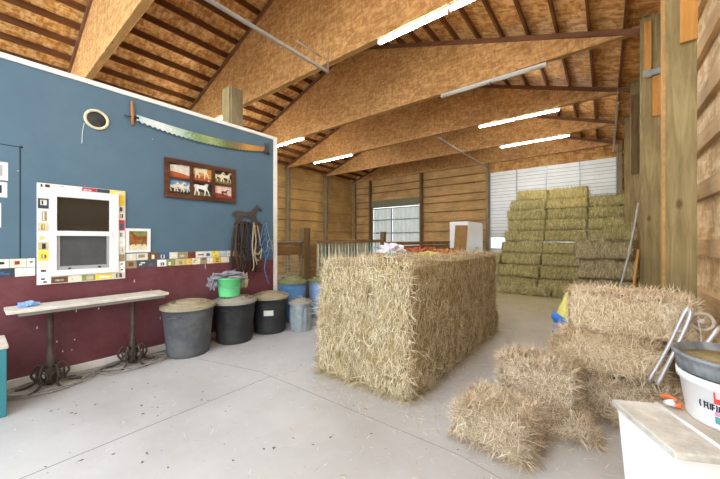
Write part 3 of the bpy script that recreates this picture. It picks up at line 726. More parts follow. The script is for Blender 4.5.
strap('bridle', 'dusty grey-brown bridle hanging between the bridle and the black halter', 'bridle', 2.80, WX+.10,
      [[(0, -.03, 1.77), (.0, -.05, 1.5), (.0, -.07, 1.25), (0, -.02, 1.12), (.0, .05, 1.22), (.0, .04, 1.5), (0, .03, 1.77), (0, -.03, 1.77)], [(0, -.05, 1.4), (.02, .0, 1.36), (0, .04, 1.4)], [(0, -.06, 1.25), (.03, -.1, 1.1), (0, -.06, .98), (0, -.0, 1.02), (0, .04, 1.22)]],
      .015, 'leather_dark', [('bit_ring', (.01, -.06, 1.25), .035, 'pewter')])
strap('halter', 'tan rope halter bunched low between the grey rope and the brown halter', 'halter', 3.03, WX+.095,
      [[(0, -.04, 1.74), (.0, -.09, 1.4), (.0, -.04, 1.2), (0, .04, 1.15), (.0, .08, 1.3), (.0, .05, 1.5), (0, .0, 1.74)], [(0, -.06, 1.3), (.02, .0, 1.25), (0, .06, 1.3)]], .013, 'rope_tan', [('ring', (.01, .0, 1.22), .03, 'pewter')])
strap('breast_collar', 'broad dark leather breast collar folded at the left of the rack', 'collar', 2.66, WX+.06,
      [[(0, .02, 1.76), (.0, -.05, 1.5), (.0, -.07, 1.1), (0, -.02, .98), (.0, .05, 1.08), (.0, .05, 1.5), (0, .04, 1.76)]], .022, 'leather_dark')
strap('girth_strap', 'wide dark girth strap hanging straight down under the horse silhouette', 'strap', 3.0, WX+.07,
      [[(0, -.02, 1.76), (.0, -.03, 1.4), (.0, -.01, 1.0)], [(0, .02, 1.76), (.0, .03, 1.4), (.0, .02, .95)]], .02, 'leather_dark')
# bench
t = empty('bench', (-4.5, .92, 0)); tag(t, 'narrow white-topped bench on two iron pedestals against the maroon wall', 'bench')
box('top', -4.66, -4.33, .22, 1.58, .80, .832, 'benchtop', t, bevel=.004)
box('apron', -4.62, -4.37, .3, 1.55, .765, .799, 'benchside', t)
for y in (.53, 1.24):
    m = MB(); c = (-4.49, y, 0)
    m.lathe([(.042, .02), (.044, .16), (.035, .19), (.036, .30), (.027, .31), (.024, .62), (.026, .74), (.05, .764)], c, 16)
    leg = m.build('pedestal', 'iron', t)
    for k in range(6):
        a = k*PI/3+.3; d = Vector((math.cos(a), math.sin(a), 0)); C = Vector(c)
        if d.x < -.3: sc = .62
        else: sc = 1
        m = MB(); m.tube(smooth_path([C+d*.05+Vector((0, 0, .2)), C+d*.10*sc+Vector((0, 0, .22)), C+d*.14*sc+Vector((0, 0, .13)), C+d*.11*sc+Vector((0, 0, .06)), C+d*.17*sc+Vector((0, 0, .02)), C+d*.25*sc+Vector((0, 0, .014))], 5), .012, 6)
        m.tube([C+d*.1*sc+Vector((-d.y*.05*math.cos(u), d.x*.05*math.cos(u), .10+.055*math.sin(u))) for u in [q*PI/6 for q in range(13)]], .008, 6, None, False)
        m.build('scroll_foot', 'iron', leg)
for y, n_, lab in ((.53, 0, 'tangle of grey cord lying around the left bench pedestal'), (1.24, 1, 'tangle of pale cord lying around the right bench pedestal')):
    m = MB(); rr = random.Random(n_+4); pth = []
    for k in range(26):
        a = k*.9; r_ = .17+.12*rr.random(); pth.append((max(-4.64, -4.45+r_*math.cos(a)*.9), y+r_*1.3*math.sin(a), .010+.018*rr.random()))
    m.tube(smooth_path(pth, 5), .007, 5); o = m.build('cord', 'rope_grey'); tag(o, lab, 'cord', 'cords under the bench')
def crumple(name, c, rx, ry, rz, mat, seed, parent=None, n=22, amp=.35, flat=True, mats=None):
    m = MB(); vs = []; fs = []; k = n//2
    for i in range(k+1):
        p = PI*i/k
        for j_ in range(n):
            q = 2*PI*j_/n
            d = Vector((math.sin(p)*math.cos(q), math.sin(p)*math.sin(q), math.cos(p)))
            a = 1+amp*noise.noise(d*2.3+Vector((seed, 0, 0)))*1.6+amp*.5*noise.noise(d*6+Vector((0, seed, 0)))
            z = d.z*rz*a
            vs.append((c[0]+d.x*rx*a, c[1]+d.y*ry*a, c[2]+max(z, -rz*.55) if flat else c[2]+z))
    for i in range(k):
        for j_ in range(n): fs.append((i*n+j_, i*n+(j_+1) % n, (i+1)*n+(j_+1) % n, (i+1)*n+j_))
    m.add(vs, fs, None, False)
    return m.build(name, mat, parent)
o = crumple('rag', (-4.5, .37, .852), .04, .07, .03, 'bluetub2', 3, n=30, amp=.55); tag(o, 'crumpled pale blue rag on the left end of the bench', 'rag')
# teal chest
t = empty('chest', (-4.2, -.2, 0)); tag(t, 'teal chest with a pale top at the left edge of the floor', 'chest')
box('body', -4.42, -3.975, -.75, .205, 0, .575, 'teal', t, bevel=.006)
box('lid', -4.43, -3.965, -.76, .215, .576, .605, 'benchtop', t, bevel=.006)

# ------------------------------------------------------------------ bins along the wall
def bin_(name, lab, c, rt, rb, h, body, lid, group=None, dome=.05, sticker=False, ribs=0, rim=None):
    t = empty(name, (c[0], c[1], 0)); tag(t, lab, 'trash can' if 'can' in name else 'tub', group)
    n = 48
    pr = [(.01, .012), (rb*.96, 0), (rb, .012)]
    for k in range(1, 8):
        f = k/8; pr.append((rb+(rt-rb)*f, .012+(h-.03)*f))
    pr += [(rt, h-.018), (rt+.014, h-.015), (rt+.014, h), (rt-.006, h)]
    m = MB()
    if ribs:
        vs = []; fs = []
        for r, z in pr:
            for k in range(n*2):
                a = 2*PI*k/(n*2); q = r*(1+(.05 if (k*ribs//n) % 2 else 0)*(1 if .06 < z < h-.08 else 0))
                vs.append((c[0]+q*math.cos(a), c[1]+q*math.sin(a), z))
        nn = n*2
        for i in range(len(pr)-1):
            for k in range(nn): fs.append((i*nn+k, i*nn+(k+1) % nn, (i+1)*nn+(k+1) % nn, (i+1)*nn+k))
        m.add(vs, fs, None, False)
    else: m.lathe(pr, (c[0], c[1], 0), n, None, close=False)
    b = m.build('body', body, t)
    if lid:
        m = MB(); R_ = rt+.022
        m.lathe([(R_-.004, h-.03), (R_, h-.028), (R_, h+.006), (R_-.03, h+.012), (R_*.86, h+.024), (R_*.83, h+.006+dome*.2), (R_*.72, h+.008+dome*.3), (R_*.69, h+.03+dome*.3), (R_*.63, h+.03+dome*.4), (R_*.60, h+.008+dome*.45), (R_*.48, h+.010+dome*.6), (R_*.45, h+.03+dome*.6), (R_*.38, h+.03+dome*.7), (R_*.35, h+.010+dome*.8), (R_*.15, h+.012+dome), (.002, h+.012+dome)], (c[0], c[1], 0), n, None, smooth=False, close=False)
        l = m.build('lid', lid, t)
        if name == 'galvanised_can':
            m = MB(); m.tube(smooth_path([(c[0]-.05, c[1], h+.06), (c[0]-.035, c[1], h+.085), (c[0]+.035, c[1], h+.085), (c[0]+.05, c[1], h+.06)], 4), .007, 6); m.build('lid_handle', 'galv', l)
    for sg in (-1, 1):
        a = -.9 if sg < 0 else -.9+PI
        dx, dy = math.cos(a), math.sin(a); r0 = rt+.002; z = h-.09
        p = [(c[0]+dx*r0-dy*s*.07, c[1]+dy*r0+dx*s*.07, z) for s in (-1,)]+[(c[0]+dx*(r0+.03)-dy*s*.06, c[1]+dy*(r0+.03)+dx*s*.06, z-.01) for s in (-1, 1)]+[(c[0]+dx*r0+-dy*.07, c[1]+dy*r0+dx*.07, z)]
        m = MB(); m.tube(p, .009, 6); m.build('handle', body, t)
    if sticker:
        vs = []; fs = []; a0 = -.98
        for k in range(7):
            a = a0+k*.09; r = rb+(rt-rb)*.5+.003
            for z in (.30, .385): vs.append((c[0]+(r+(.0 if z < .35 else .004))*math.cos(a), c[1]+(r+(.0 if z < .35 else .004))*math.sin(a), z))
        for k in range(6): fs.append((2*k, 2*k+2, 2*k+3, 2*k+1))
        m = MB(); m.add(vs, fs); m.build('sticker', 'sticker', t)
    return t
bin_('trash_can', 'dark grey round trash can with dusty ringed lid, nearest the bench', (-4.345, 1.82), .305, .25, .635, 'charcoal', 'lid', 'lidded bins along the wall')
bin_('trash_can', 'black round trash can under the green bucket', (-4.345, 2.475), .295, .245, .60, 'black', 'lidgrey', 'lidded bins along the wall')
bin_('trash_can', 'black round trash can with white sticker below the tack', (-4.345, 3.10), .285, .25, .575, 'black', 'lid', 'lidded bins along the wall', sticker=True)
bin_('galvanised_can', 'small ribbed galvanised can with lid beside the blue tub', (-3.98, 3.44), .175, .165, .47, 'galv', 'lidgrey', ribs=12, dome=.03)
bin_('storage_tub', 'blue plastic tub with domed olive lid behind the galvanised can', (-4.60, 3.77), .26, .225, .72, 'bluetub', 'oliveline', dome=.1)
bin_('storage_tub', 'pale blue tub half hidden behind the big bale', (-4.40, 4.32), .24, .20, .70, 'bluetub2', 'oliveline', dome=.06)
# green bucket
gc = (-4.36, 2.40); gz = .668
t = empty('bucket', (gc[0], gc[1], gz)); tag(t, 'bright green bucket with grey cloth, standing on a black can lid', 'bucket')
MB().lathe([(.005, gz+.004), (.14, gz), (.143, gz+.01), (.172, gz+.25), (.182, gz+.252), (.183, gz+.275), (.168, gz+.275), (.136, gz+.02), (.005, gz+.015)], (gc[0], gc[1], 0), 40, None, close=False).build('body', 'green', t)
m = MB(); m.tube([(gc[0]+.185*math.cos(a), gc[1]+.185*math.sin(a), gz+.23-.10*math.sin((a+1.9)/PI*PI)) for a in [-1.9+PI*k/16 for k in range(17)]], .004, 6); m.build('handle', 'galv', t)
o = crumple('cloth', (gc[0], gc[1], gz+.30), .16, .19, .05, 'cloth', 5, n=40, amp=.55); tag(o, 'crumpled grey cloth stuffed over the green bucket rim', 'cloth')
o = crumple('cloth', (gc[0]-.02, gc[1]-.24, gz+.22), .045, .055, .09, 'cloth', 8, n=30, amp=.6, flat=False); tag(o, 'grey cloth corner hanging over the green bucket left side', 'cloth')
o = crumple('feed_sack', (gc[0]+.01, gc[1]+.235, gz+.20), .045, .045, .10, 'cloth_tan', 12, n=30, amp=.55, flat=False); tag(o, 'folded tan sack hanging from the green bucket right rim', 'sack')

# ------------------------------------------------------------------ stall front
FX = -4.97
t = empty('stall_fence', (FX, 3.9, 0)); tag(t, 'brown board fence with wire mesh between blue wall and stall post', 'fence')
box('rail_board', FX-.02, FX+.02, 3.51, 4.28, 1.19, 1.44, 'rail_x', t, bevel=.003)
box('cap_board', FX-.06, FX+.05, 3.51, 4.28, 1.441, 1.465, 'benchside', t, bevel=.002)
m = MB(); z = .1
while z < 1.18: m.tube([(FX, 3.51, z), (FX, 4.28, z)], .0035, 4); z += .07
y = 3.54
while y < 4.27: m.tube([(FX, y, .05), (FX, y, 1.188)], .0035, 4); y += .07
m.build('wire_mesh', 'mesh', t)
box('kick_board', FX-.02, FX+.02, 3.51, 4.28, .01, .24, 'rail_x', t, bevel=.003)
o = box('stall_post', FX-.08, FX+.1, 4.29, 4.48, 0, 1.74, 'post_brown', bevel=.006); tag(o, 'short dark brown stall post with sawn top behind the bins', 'post')
o = box('timber_plank', FX-.02, FX+.04, 4.49, 4.70, 0, 1.40, 'rail_x', bevel=.004); tag(o, 'brown upright plank beside the short stall post', 'plank')
t = empty('stall_gate', (FX, 5.8, 0)); tag(t, 'stall gate with pale upright bars under a wood rail', 'gate')
box('top_rail', FX-.04, FX+.05, 4.71, 7.27, 1.42, 1.50, 'rail_x', t, bevel=.004)
box('bottom_board', FX-.02, FX+.02, 4.71, 7.27, .03, .7, 'rail_x', t, bevel=.004)
y = 4.80; k = 0
while y < 7.2:
    m = MB(); m.tube([(FX, y, .70), (FX, y, 1.42)], .014, 6); m.build('bar', 'barteal' if k % 3 else 'barwhite', t); y += .115; k += 1
o = box('stall_post', FX-.06, FX+.06, 7.29, 7.42, 0, 1.72, 'post_brown', bevel=.006); tag(o, 'brown stall post where the barred gate ends, before the sliding door', 'post')
t = empty('stall_partition', (FX, 10, 0)); tag(t, 'low brown board partition running back towards the white cabinet', 'partition')
for z0, z1 in ((.02, .45), (.47, .9), (.92, 1.3)): box('board', FX-.02, FX+.02, 7.43, 13.6, z0, z1, 'rail_x', t, bevel=.003)
box('top_rail', FX-.05, FX+.05, 7.43, 13.6, 1.33, 1.43, 'rail_x', t, bevel=.003)
# white cabinet
t = empty('cabinet', (-3.95, 11.3, 0)); tag(t, 'tall white cabinet standing before the back wall', 'cabinet')
box('body', -4.28, -3.66, 10.5, 12.1, .02, 2.12, 'cabinet_white', t, bevel=.01)
box('door', -3.655, -3.63, 10.53, 11.28, .06, 2.09, 'cabinet_white', t, bevel=.006); box('door', -3.655, -3.63, 11.3, 12.07, .06, 2.09, 'cabinet_white', t, bevel=.006)
for y in (11.22, 11.36): m = MB(); m.tube([(-3.615, y, 1.0), (-3.60, y, 1.02), (-3.60, y, 1.2), (-3.615, y, 1.22)], .01, 6); m.build('handle', 'black', t)
m = MB(); m.box(0, .42, 0, .03, 0, 2.0, None, Matrix.Translation((-4.12, 10.28, .0)) @ Matrix.Rotation(-.085, 4, 'X') @ Matrix.Rotation(.03, 4, 'Y'))
o = m.build('board', 'brownboard'); tag(o, 'brown board leaning on the front of the white cabinet', 'board')
o = crumple('bag', (-4.0, 10.05, .97), .13, .13, .26, 'black', 31, flat=True)
o.location.z -= 0; tag(o, 'small dark bag on the crate before the white cabinet', 'bag')
o = box('crate', -4.25, -3.75, 9.8, 10.22, 0, .82, 'rail_x', bevel=.01); tag(o, 'brown crate before the white cabinet, mostly hidden by the bale', 'crate')
# post poking above the blue wall
t = empty('timber_post', (-5.35, 3.05, 0)); tag(t, 'sawn-off timber post poking up behind the blue wall', 'post')
box('shaft', -5.45, -5.20, 2.86, 3.11, 0, 4.22, 'post', t, bevel=.006); box('side_plank', -5.199, -5.16, 2.88, 3.10, 0, 4.20, 'post_grey', t, bevel=.004)

# ------------------------------------------------------------------ lights
def fixture(x0, x1, y, lab, lit=True, dz=0):
    t = empty('fluorescent_light', ((x0+x1)/2, y, ZB)); z = ZB+.002+dz
    tag(t, lab, 'light fixture', 'tube lights under the trusses')
    box('housing', x0, x1, y-.032, y+.032, z-.04, z, 'fixture', t, bevel=.004)
    xm = (x0+x1)/2
    for a, b in ((x0+.03, xm-.045), (xm+.045, x1-.03)):
        for dy in (-.02, .02):
            m = MB(); m.tube([(a, y+dy, z-.058), (b, y+dy, z-.058)], .014, 10); m.build('tube', 'tube' if lit else 'tube_off', t)
    for x in (x0+.015, xm, x1-.015): box('lamp_holder', x-.014, x+.014, y-.036, y+.036, z-.076, z-.04, 'fixture', t)
    return t
fixture(-2.92, -.5, 4.18, 'brightest double tube light, cut by the top edge of the photo')
fixture(-2.9, -.85, 6.63, 'unlit double tube fixture below the third truss', False, .0)
fixture(-2.84, -.87, 9.08, 'lit double tube light on the fourth truss at the right')
fixture(-2.87, -.84, 11.53, 'lit double tube light on the fifth truss at the right')
fixture(-9.62, -7.5, 6.63, 'lit double tube light at the right end of the blue wall cap')
fixture(-9.66, -7.52, 9.08, 'lit double tube light at the left end of the fourth truss')
fixture(-2.92, -.5, TY[0]+.05, 'added double tube light under the nearest truss, unseen overhead, brightening the foreground')  # extra lamp out of view, added to brighten the foreground
fixture(-9.4, -7.35, 4.18, 'tube light half hidden by the post above the blue wall')

# ------------------------------------------------------------------ straw
def strand(vs, fs, p, d, n, ln, w, rng, lift):
    side = d.cross(n)
    if side.length < 1e-4: return
    side.normalize(); side = (side+n*rng.uniform(-.5, .5)).normalized()*w*.5
    curve = side.normalized()*rng.uniform(-.18, .18)*ln
    m_ = p+d*ln*.5+n*lift*rng.uniform(.3, .8)+curve*.5; e = p+d*ln+n*lift*rng.uniform(0, 1.1)+curve*rng.uniform(-.3, 1)
    o = len(vs)
    vs += [p-side, p+side, m_-side, m_+side, e]
    fs += [(o, o+1, o+3, o+2), (o+2, o+3, o+4)]
def bale_mb(L, W, H, n, mats, seed, rough=.03, rnd=.06, bias=(0, 0, 1), bw=.5, ln=(.05, .13), w=.005, lift=.015, fringe=0, slump=0, res=.06, tuft=0):
    """rounded, lumpy block of straw centred on x,y with base at z=0, covered in loose stems"""
    rng = random.Random(seed); mb = MB(); sv = Vector((seed*3.1, seed*1.7, seed*.7))
    nx, ny, nz = [max(4, int(q/res)) for q in (L, W, H)]
    idx = {}; vs = []; fs = []
    hx_, hy_, hz_ = L/2, W/2, H/2
    def warp(p):
        q = Vector(p); c = Vector((max(-hx_+rnd, min(hx_-rnd, q.x)), max(-hy_+rnd, min(hy_-rnd, q.y)), max(-hz_+rnd, min(hz_-rnd, q.z))))
        d = q-c
        if d.length > 1e-6 and rnd > 0:
            q = c+d.normalized()*min(d.length, rnd) if (abs(d.x) > 1e-6)+(abs(d.y) > 1e-6)+(abs(d.z) > 1e-6) > 1 else q
        nn = Vector((q.x/hx_, q.y/hy_, q.z/hz_)); nn = Vector([a**5 if a > 0 else -abs(a)**5 for a in nn]); nn.normalize()
        a = noise.noise(q*3.2+sv)*rough+noise.noise(q*9+sv)*rough*.5+noise.noise(q*23+sv)*rough*.25
        q = q+nn*a
        if slump:
            f = (q.z+hz_)/H; s = 1+slump*(1-f)*(1-f*.3); q.x *= s; q.y *= s
            q.z -= slump*.25*H*max(0, (abs(q.x)/hx_)**2+(abs(q.y)/hy_)**2)*.4*max(0, f)
        q.z = max(q.z, -hz_)
        return q
    def V(i, j_, k):
        key = (i, j_, k)
        if key not in idx:
            idx[key] = len(vs); q = warp((-hx_+L*i/nx, -hy_+W*j_/ny, -hz_+H*k/nz)); vs.append((q.x, q.y, q.z+hz_))
        return idx[key]
    for i in range(nx):
        for j_ in range(ny):
            fs.append((V(i, j_, nz), V(i+1, j_, nz), V(i+1, j_+1, nz), V(i, j_+1, nz))); fs.append((V(i, j_, 0), V(i, j_+1, 0), V(i+1, j_+1, 0), V(i+1, j_, 0)))
    for i in range(nx):
        for k in range(nz):
            fs.append((V(i, 0, k), V(i+1, 0, k), V(i+1, 0, k+1), V(i, 0, k+1))); fs.append((V(i, ny, k), V(i, ny, k+1), V(i+1, ny, k+1), V(i+1, ny, k)))
    for j_ in range(ny):
        for k in range(nz):
            fs.append((V(0, j_, k), V(0, j_, k+1), V(0, j_+1, k+1), V(0, j_+1, k))); fs.append((V(nx, j_, k), V(nx, j_+1, k), V(nx, j_+1, k+1), V(nx, j_, k+1)))
    mb.add(vs, fs, mats[1], True)
    faces = [(Vector((1, 0, 0)), W*H), (Vector((-1, 0, 0)), W*H), (Vector((0, 1, 0)), L*H), (Vector((0, -1, 0)), L*H), (Vector((0, 0, 1)), L*W)]
    tot = sum(a for _, a in faces); sv_ = []; sf_ = []; B = Vector(bias)
    for nrm, a in faces:
        for _ in range(int(n*a/tot)):
            u, v_, w_ = rng.uniform(-1, 1)*hx_, rng.uniform(-1, 1)*hy_, rng.uniform(-1, 1)*hz_
            p = Vector((nrm.x*hx_ if nrm.x else u, nrm.y*hy_ if nrm.y else v_, nrm.z*hz_ if nrm.z else w_))
            p = warp(p); p.z += hz_; p = p-nrm*rng.uniform(0, .008)
            d = Vector((rng.gauss(0, 1), rng.gauss(0, 1), rng.gauss(0, 1))); b_ = B if rng.random() < bw and not nrm.z else Vector((0, 0, 0))
            d = d*(.35 if b_.length else 1)+b_*rng.choice((-1, -1, 1)); d = d-nrm*d.dot(nrm)
            if d.length < 1e-3: continue
            d.normalize(); l = rng.uniform(*ln)
            if tuft and rng.random() < tuft: d = (d+nrm*rng.uniform(.3, 1.1)).normalized(); l *= .8
            if p.z+d.z*l < .003: d.z = abs(d.z)
            strand(sv_, sf_, p, d, nrm, l, w*rng.uniform(.6, 1.3), rng, lift)
    for _ in range(fringe):
        a = rng.choice(((1, 0), (-1, 0), (0, 1), (0, -1))); s_ = 1+slump
        p = Vector((a[0]*hx_*s_ if a[0] else rng.uniform(-1, 1)*hx_*s_, a[1]*hy_*s_ if a[1] else rng.uniform(-1, 1)*hy_*s_, rng.uniform(.004, .05)))
        p -= Vector((a[0], a[1], 0))*.02
        d = Vector((a[0]*rng.uniform(.1, 1)+rng.gauss(0, .6), a[1]*rng.uniform(.1, 1)+rng.gauss(0, .6), 0)).normalized()
        l = rng.uniform(*ln); strand(sv_, sf_, p, d+Vector((0, 0, -p.z/l*.8)), Vector((0, 0, 1)), l, w, rng, .006)
    for q in sv_:
        if q.z < .001: q.z = .001
    mb.add(sv_, sf_, mats[0], False)
    return mb
def place(o, x, y, z, rz=0, rx=0, ry=0):
    o.location = (x, y, z); o.rotation_euler = (rx, ry, rz); return o

# the big square bale
bb = bale_mb(1.18, 2.80, 1.27, 70000, ST_BIG, 1, rough=.05, rnd=.07, bias=(0, 0, 1), bw=.6, ln=(.06, .18), w=.0042, lift=.017, fringe=1600, tuft=.06, res=.05, slump=.03)
o = bb.build('straw_bale', world=False); place(o, -1.975, 3.91, 0); tag(o, 'huge square straw bale standing in the middle of the floor', 'bale')
tw = empty('x', (0, 0, 0)); bpy.data.objects.remove(tw)
# things on the big bale
o = crumple('plastic_bag', (-2.40, 3.76, 1.33), .15, .19, .10, 'bag', 21, n=40, amp=.45); tag(o, 'crumpled white plastic bag on top of the big bale', 'bag')
m = MB(); rr = random.Random(9)
for k in range(40):
    c = Vector((-2.27+rr.gauss(0, .09), 4.45+rr.gauss(0, .17), 1.285)); a = rr.uniform(0, 6.28); l = rr.uniform(.1, .25)
    m.tube(smooth_path([c, c+Vector((math.cos(a)*l*.5, math.sin(a)*l*.5, rr.uniform(.02, .1))), c+Vector((math.cos(a+.6)*l, math.sin(a+.6)*l, rr.uniform(0, .06)))], 4), .009, 5)
o = m.build('baling_twine', 'red'); tag(o, 'heap of red baling twine on top of the big bale', 'twine', kind='stuff')
m = MB()
for k in range(22):
    c = Vector((-2.0+rr.gauss(0, .09), 4.6+rr.gauss(0, .16), 1.285)); a = rr.uniform(0, 6.28); l = rr.uniform(.1, .22)
    m.tube(smooth_path([c, c+Vector((math.cos(a)*l*.5, math.sin(a)*l*.5, rr.uniform(.02, .07))), c+Vector((math.cos(a+.6)*l, math.sin(a+.6)*l, rr.uniform(0, .04)))], 4), .008, 5)
o = m.build('baling_twine', 'orangenet'); tag(o, 'heap of orange twine beside the red heap on the big bale', 'twine', kind='stuff')
o = crumple('net_scrap', (-2.02, 4.15, 1.285), .14, .17, .035, 'yellowgreen', 17, n=20, amp=.5); tag(o, 'yellow green scrap lying in the straw atop the big bale', 'scrap')
o = crumple('wrapper', (-2.05, 3.2, 1.285), .05, .06, .035, 'teallabel', 27, n=14, amp=.5); tag(o, 'small teal wrapper in straw near the big bale front edge', 'wrapper')

# the stepped hay stack
protos = {}
for key, mats, sd in (('g1', ST_HAY, 11), ('g2', ST_HAY, 12), ('g3', ST_HAY, 13), ('y1', ST_HAYY, 14), ('y2', ST_HAYY, 15), ('b1', ST_HAYB, 16), ('b2', ST_HAYB, 17)):
    mb = bale_mb(1.02, .48, .338, 1700, mats, sd, rough=.035, rnd=.06, bias=(0, 0, 1), bw=.75, ln=(.06, .16), w=.008, lift=.02, tuft=.12, res=.05)
    protos[key] = mb.build('hay_bale', world=False).data
for o in [o for o in bpy.data.objects if o.name.startswith('hay_bale')]: bpy.data.objects.remove(o)
def hay(key, x, y, z, rz, lab, group, sc=(1, 1, 1), rx=0, ry=0):
    o = bpy.data.objects.new('hay_bale', protos[key]); COL.objects.link(o); place(o, x, y, z, rz, rx, ry); o.scale = sc
    tag(o, lab, 'hay bale', group); return o
rr = random.Random(23)
cols = {'left': (-2.62, -1.52), 'middle': (-1.50, -.42), 'right': (-.40, .62)}
jit = {'left': [0, -.02, .02, -.1, -.06, .02, -.12, -.06, .16], 'middle': [0]*9, 'right': [0]*9}
levn = ['first', 'second', 'third', 'fourth', 'fifth', 'sixth', 'seventh', 'eighth', 'ninth']
for c, (xa, xb) in cols.items():
    for lv in range(9):
        if c == 'right' and lv == 8: continue
        y = 10.12+.265*lv+rr.uniform(-.02, .02)+(.02 if c == 'right' else 0)
        if c == 'middle' and lv < 3: y -= .06
        L = xb-xa; x = (xa+xb)/2+jit[c][lv]*.35
        key = rr.choice(('g1', 'g2', 'g3')) if lv < 8 else rr.choice(('y1', 'y2'))
        if lv == 7 and c == 'middle': key = 'y2'
        if lv < 3 and rr.random() < .4: key = 'g3'
        sx = L/1.03*(rr.uniform(.99, 1.02)+abs(jit[c][lv])*.6)*(.8 if (c, lv) == ('left', 8) else 1)
        hay(key, x, y+.24+rr.uniform(-.03, .03), lv*.358, rr.choice((0, PI))+rr.uniform(-.05, .05), 'green hay bale in the %s column of the stepped stack, %s from the floor' % (c, levn[lv]), 'bales of the stepped hay stack', (sx, 1, rr.uniform(.98, 1.03)))
# side bales at the stack's left flank
for k, (x, y, z, lab) in enumerate(((-2.93, 10.9, 0, 'lower green bale seen end-on at the stack left flank'), (-2.93, 10.95, .353, 'middle green bale seen end-on at the stack left flank'), (-2.92, 11.05, .706, 'upper green bale seen end-on at the stack left flank'))):
    hay('g%d' % (k+1), x, y, z, PI/2+.03*k, lab, 'end-on bales left of the stack', (.8, 1, 1))
# darker pile by the right posts
for k in range(4):
    hay('b%d' % (k % 2+1), .0-.02*(k % 2)-(.03 if k == 3 else 0), 7.72+.05*(k % 2), k*.37, rr.uniform(-.05, .05), 'dull brown hay bale in the pile before the right posts, %s of four' % ['bottom', 'second', 'third', 'top'][k], 'brown bales by the right posts', (.86, 1, 1.05))
hay('g2', .2, 7.85, 4*.37, .25, 'small green bale lying on top of the brown pile at the right', 'brown bales by the right posts', (.42, .85, .9))
hay('g3', -.72, 9.55, 0, .15, 'low broken green bale on the floor in front of the stack', 'loose bales before the stack', (.75, .9, .75))
# straw pile in the right foreground
def sbale(lab, L, W, H, n, mats, seed, loc, rz=0, rx=0, ry=0, **k):
    o = bale_mb(L, W, H, n, mats, seed, **k).build('straw_bale', world=False); place(o, *loc, rz, rx, ry); tag(o, lab, 'bale', 'small straw bales at right'); return o
sbale('topmost golden straw bale of the right pile, against the timber post', .80, .47, .345, 11000, ST_GOLD, 32, (.15, 3.635, .68), -.02, rough=.03, rnd=.06, ln=(.05, .13), w=.0042, lift=.018, tuft=.1)
sbale('loose fluffed golden straw bale in the middle of the right pile', .66, .50, .335, 11000, ST_GOLD, 35, (-.03, 3.55, .35), .10, rough=.05, rnd=.11, ln=(.05, .14), w=.0044, lift=.022, tuft=.2, slump=.06, bw=.3)
sbale('greyish straw bale at the bottom of the right pile by the white bin', .60, .50, .34, 10000, ST_PALE, 36, (.14, 3.50, 0), .06, rough=.045, rnd=.09, ln=(.06, .16), w=.0042, lift=.02, tuft=.2, slump=.05, fringe=500, bw=.2)
sbale('pale straw bale tilted on top of the front two heaps', .56, .40, .36, 12000, ST_PALE, 37, (-.46, 3.1, .10), -.03, -.10, .0, rough=.05, rnd=.08, ln=(.05, .14), w=.004, lift=.018, tuft=.2, bw=.2)
sbale('low loose straw heap under the tilted pale bale', .52, .42, .16, 7000, ST_PALE, 38, (-.40, 2.98, 0), .2, rough=.05, rnd=.07, ln=(.05, .14), w=.004, lift=.018, tuft=.2, slump=.25, fringe=700, bw=.1)
sbale('nearest small pale straw bale on the floor', .48, .43, .26, 12000, ST_PALE, 39, (-.64, 2.50, 0), -.1, rough=.05, rnd=.09, ln=(.05, .14), w=.0036, lift=.018, tuft=.2, slump=.08, fringe=700, bw=.2)
# blue and yellow sack at the pile's end
t = empty('feed_sack', (-.33, 3.5, .5)); tag(t, 'blue and yellow sack hanging down at the left end of the topmost golden bale', 'sack')
m = MB(); rr = random.Random(2)
def sheet(a, b, c, d, n, mat, amp, seed):
    vs = []; fs = []
    for i in range(n+1):
        for j_ in range(n+1):
            u, v_ = i/n, j_/n
            p = Vector(a)*(1-u)*(1-v_)+Vector(b)*u*(1-v_)+Vector(c)*u*v_+Vector(d)*(1-u)*v_
            q = noise.noise_vector(p*9+Vector((seed, 0, 0)))*amp
            vs.append(p+Vector((q.x*.5, q.y, q.z*.5))); 
    for i in range(n):
        for j_ in range(n):
            k = i*(n+1)+j_; fs.append((k, k+1, k+n+2, k+n+1))
    return MB().add(vs, fs, mat, True)
def solid(o, th):
    md = o.modifiers.new('solid', 'SOLIDIFY'); md.thickness = th; return o
solid(sheet((-.385, 3.66, .76), (-.275, 3.50, .72), (-.265, 3.52, .99), (-.285, 3.62, 1.0), 14, 'tarp_yellow', .03, 1).build('yellow_half', None, t), .015)
solid(sheet((-.43, 3.66, .56), (-.30, 3.42, .55), (-.285, 3.48, .735), (-.40, 3.66, .785), 16, 'tarp_blue', .07, 3).build('blue_half', None, t), .02)

# hand truck, wheel, conduit, stick
t = empty('hand_truck', (.28, 3.3, .40)); tag(t, 'aluminium hand truck frame leaning on the straw pile by the right wall', 'hand truck')
m = MB(); m.tube(smooth_path([(.265, 3.27, .405), (.37, 3.29, .67), (.455, 3.30, .93), (.488, 3.31, .985), (.487, 3.28, .93), (.42, 3.25, .72), (.31, 3.22, .405)], 6), .013, 8); m.build('frame', 'aluminium', t)
m = MB(); m.tube([(.535, 3.25, .66), (.57, 3.25, .77), (.63, 3.25, .895)], .014, 8); m.build('handle', 'aluminium', t)
m = MB(); m.tube([(.30, 3.275, .49), (.34, 3.235, .49)], .007, 6); m.tube([(.42, 3.295, .82), (.45, 3.265, .82)], .007, 6); m.build('crossbar', 'aluminium', t)
m = MB(); m.tube(arc((.555, 3.325, .90), .06, 0, 2*PI, 24, 'XZ'), .013, 8, None, False); wl = m.build('wheel', 'wheelgrey', t)
m = MB(); m.lathe([(.024, -.025), (.024, .025)], (.555, 3.325, .90), 12, None, 'Y')
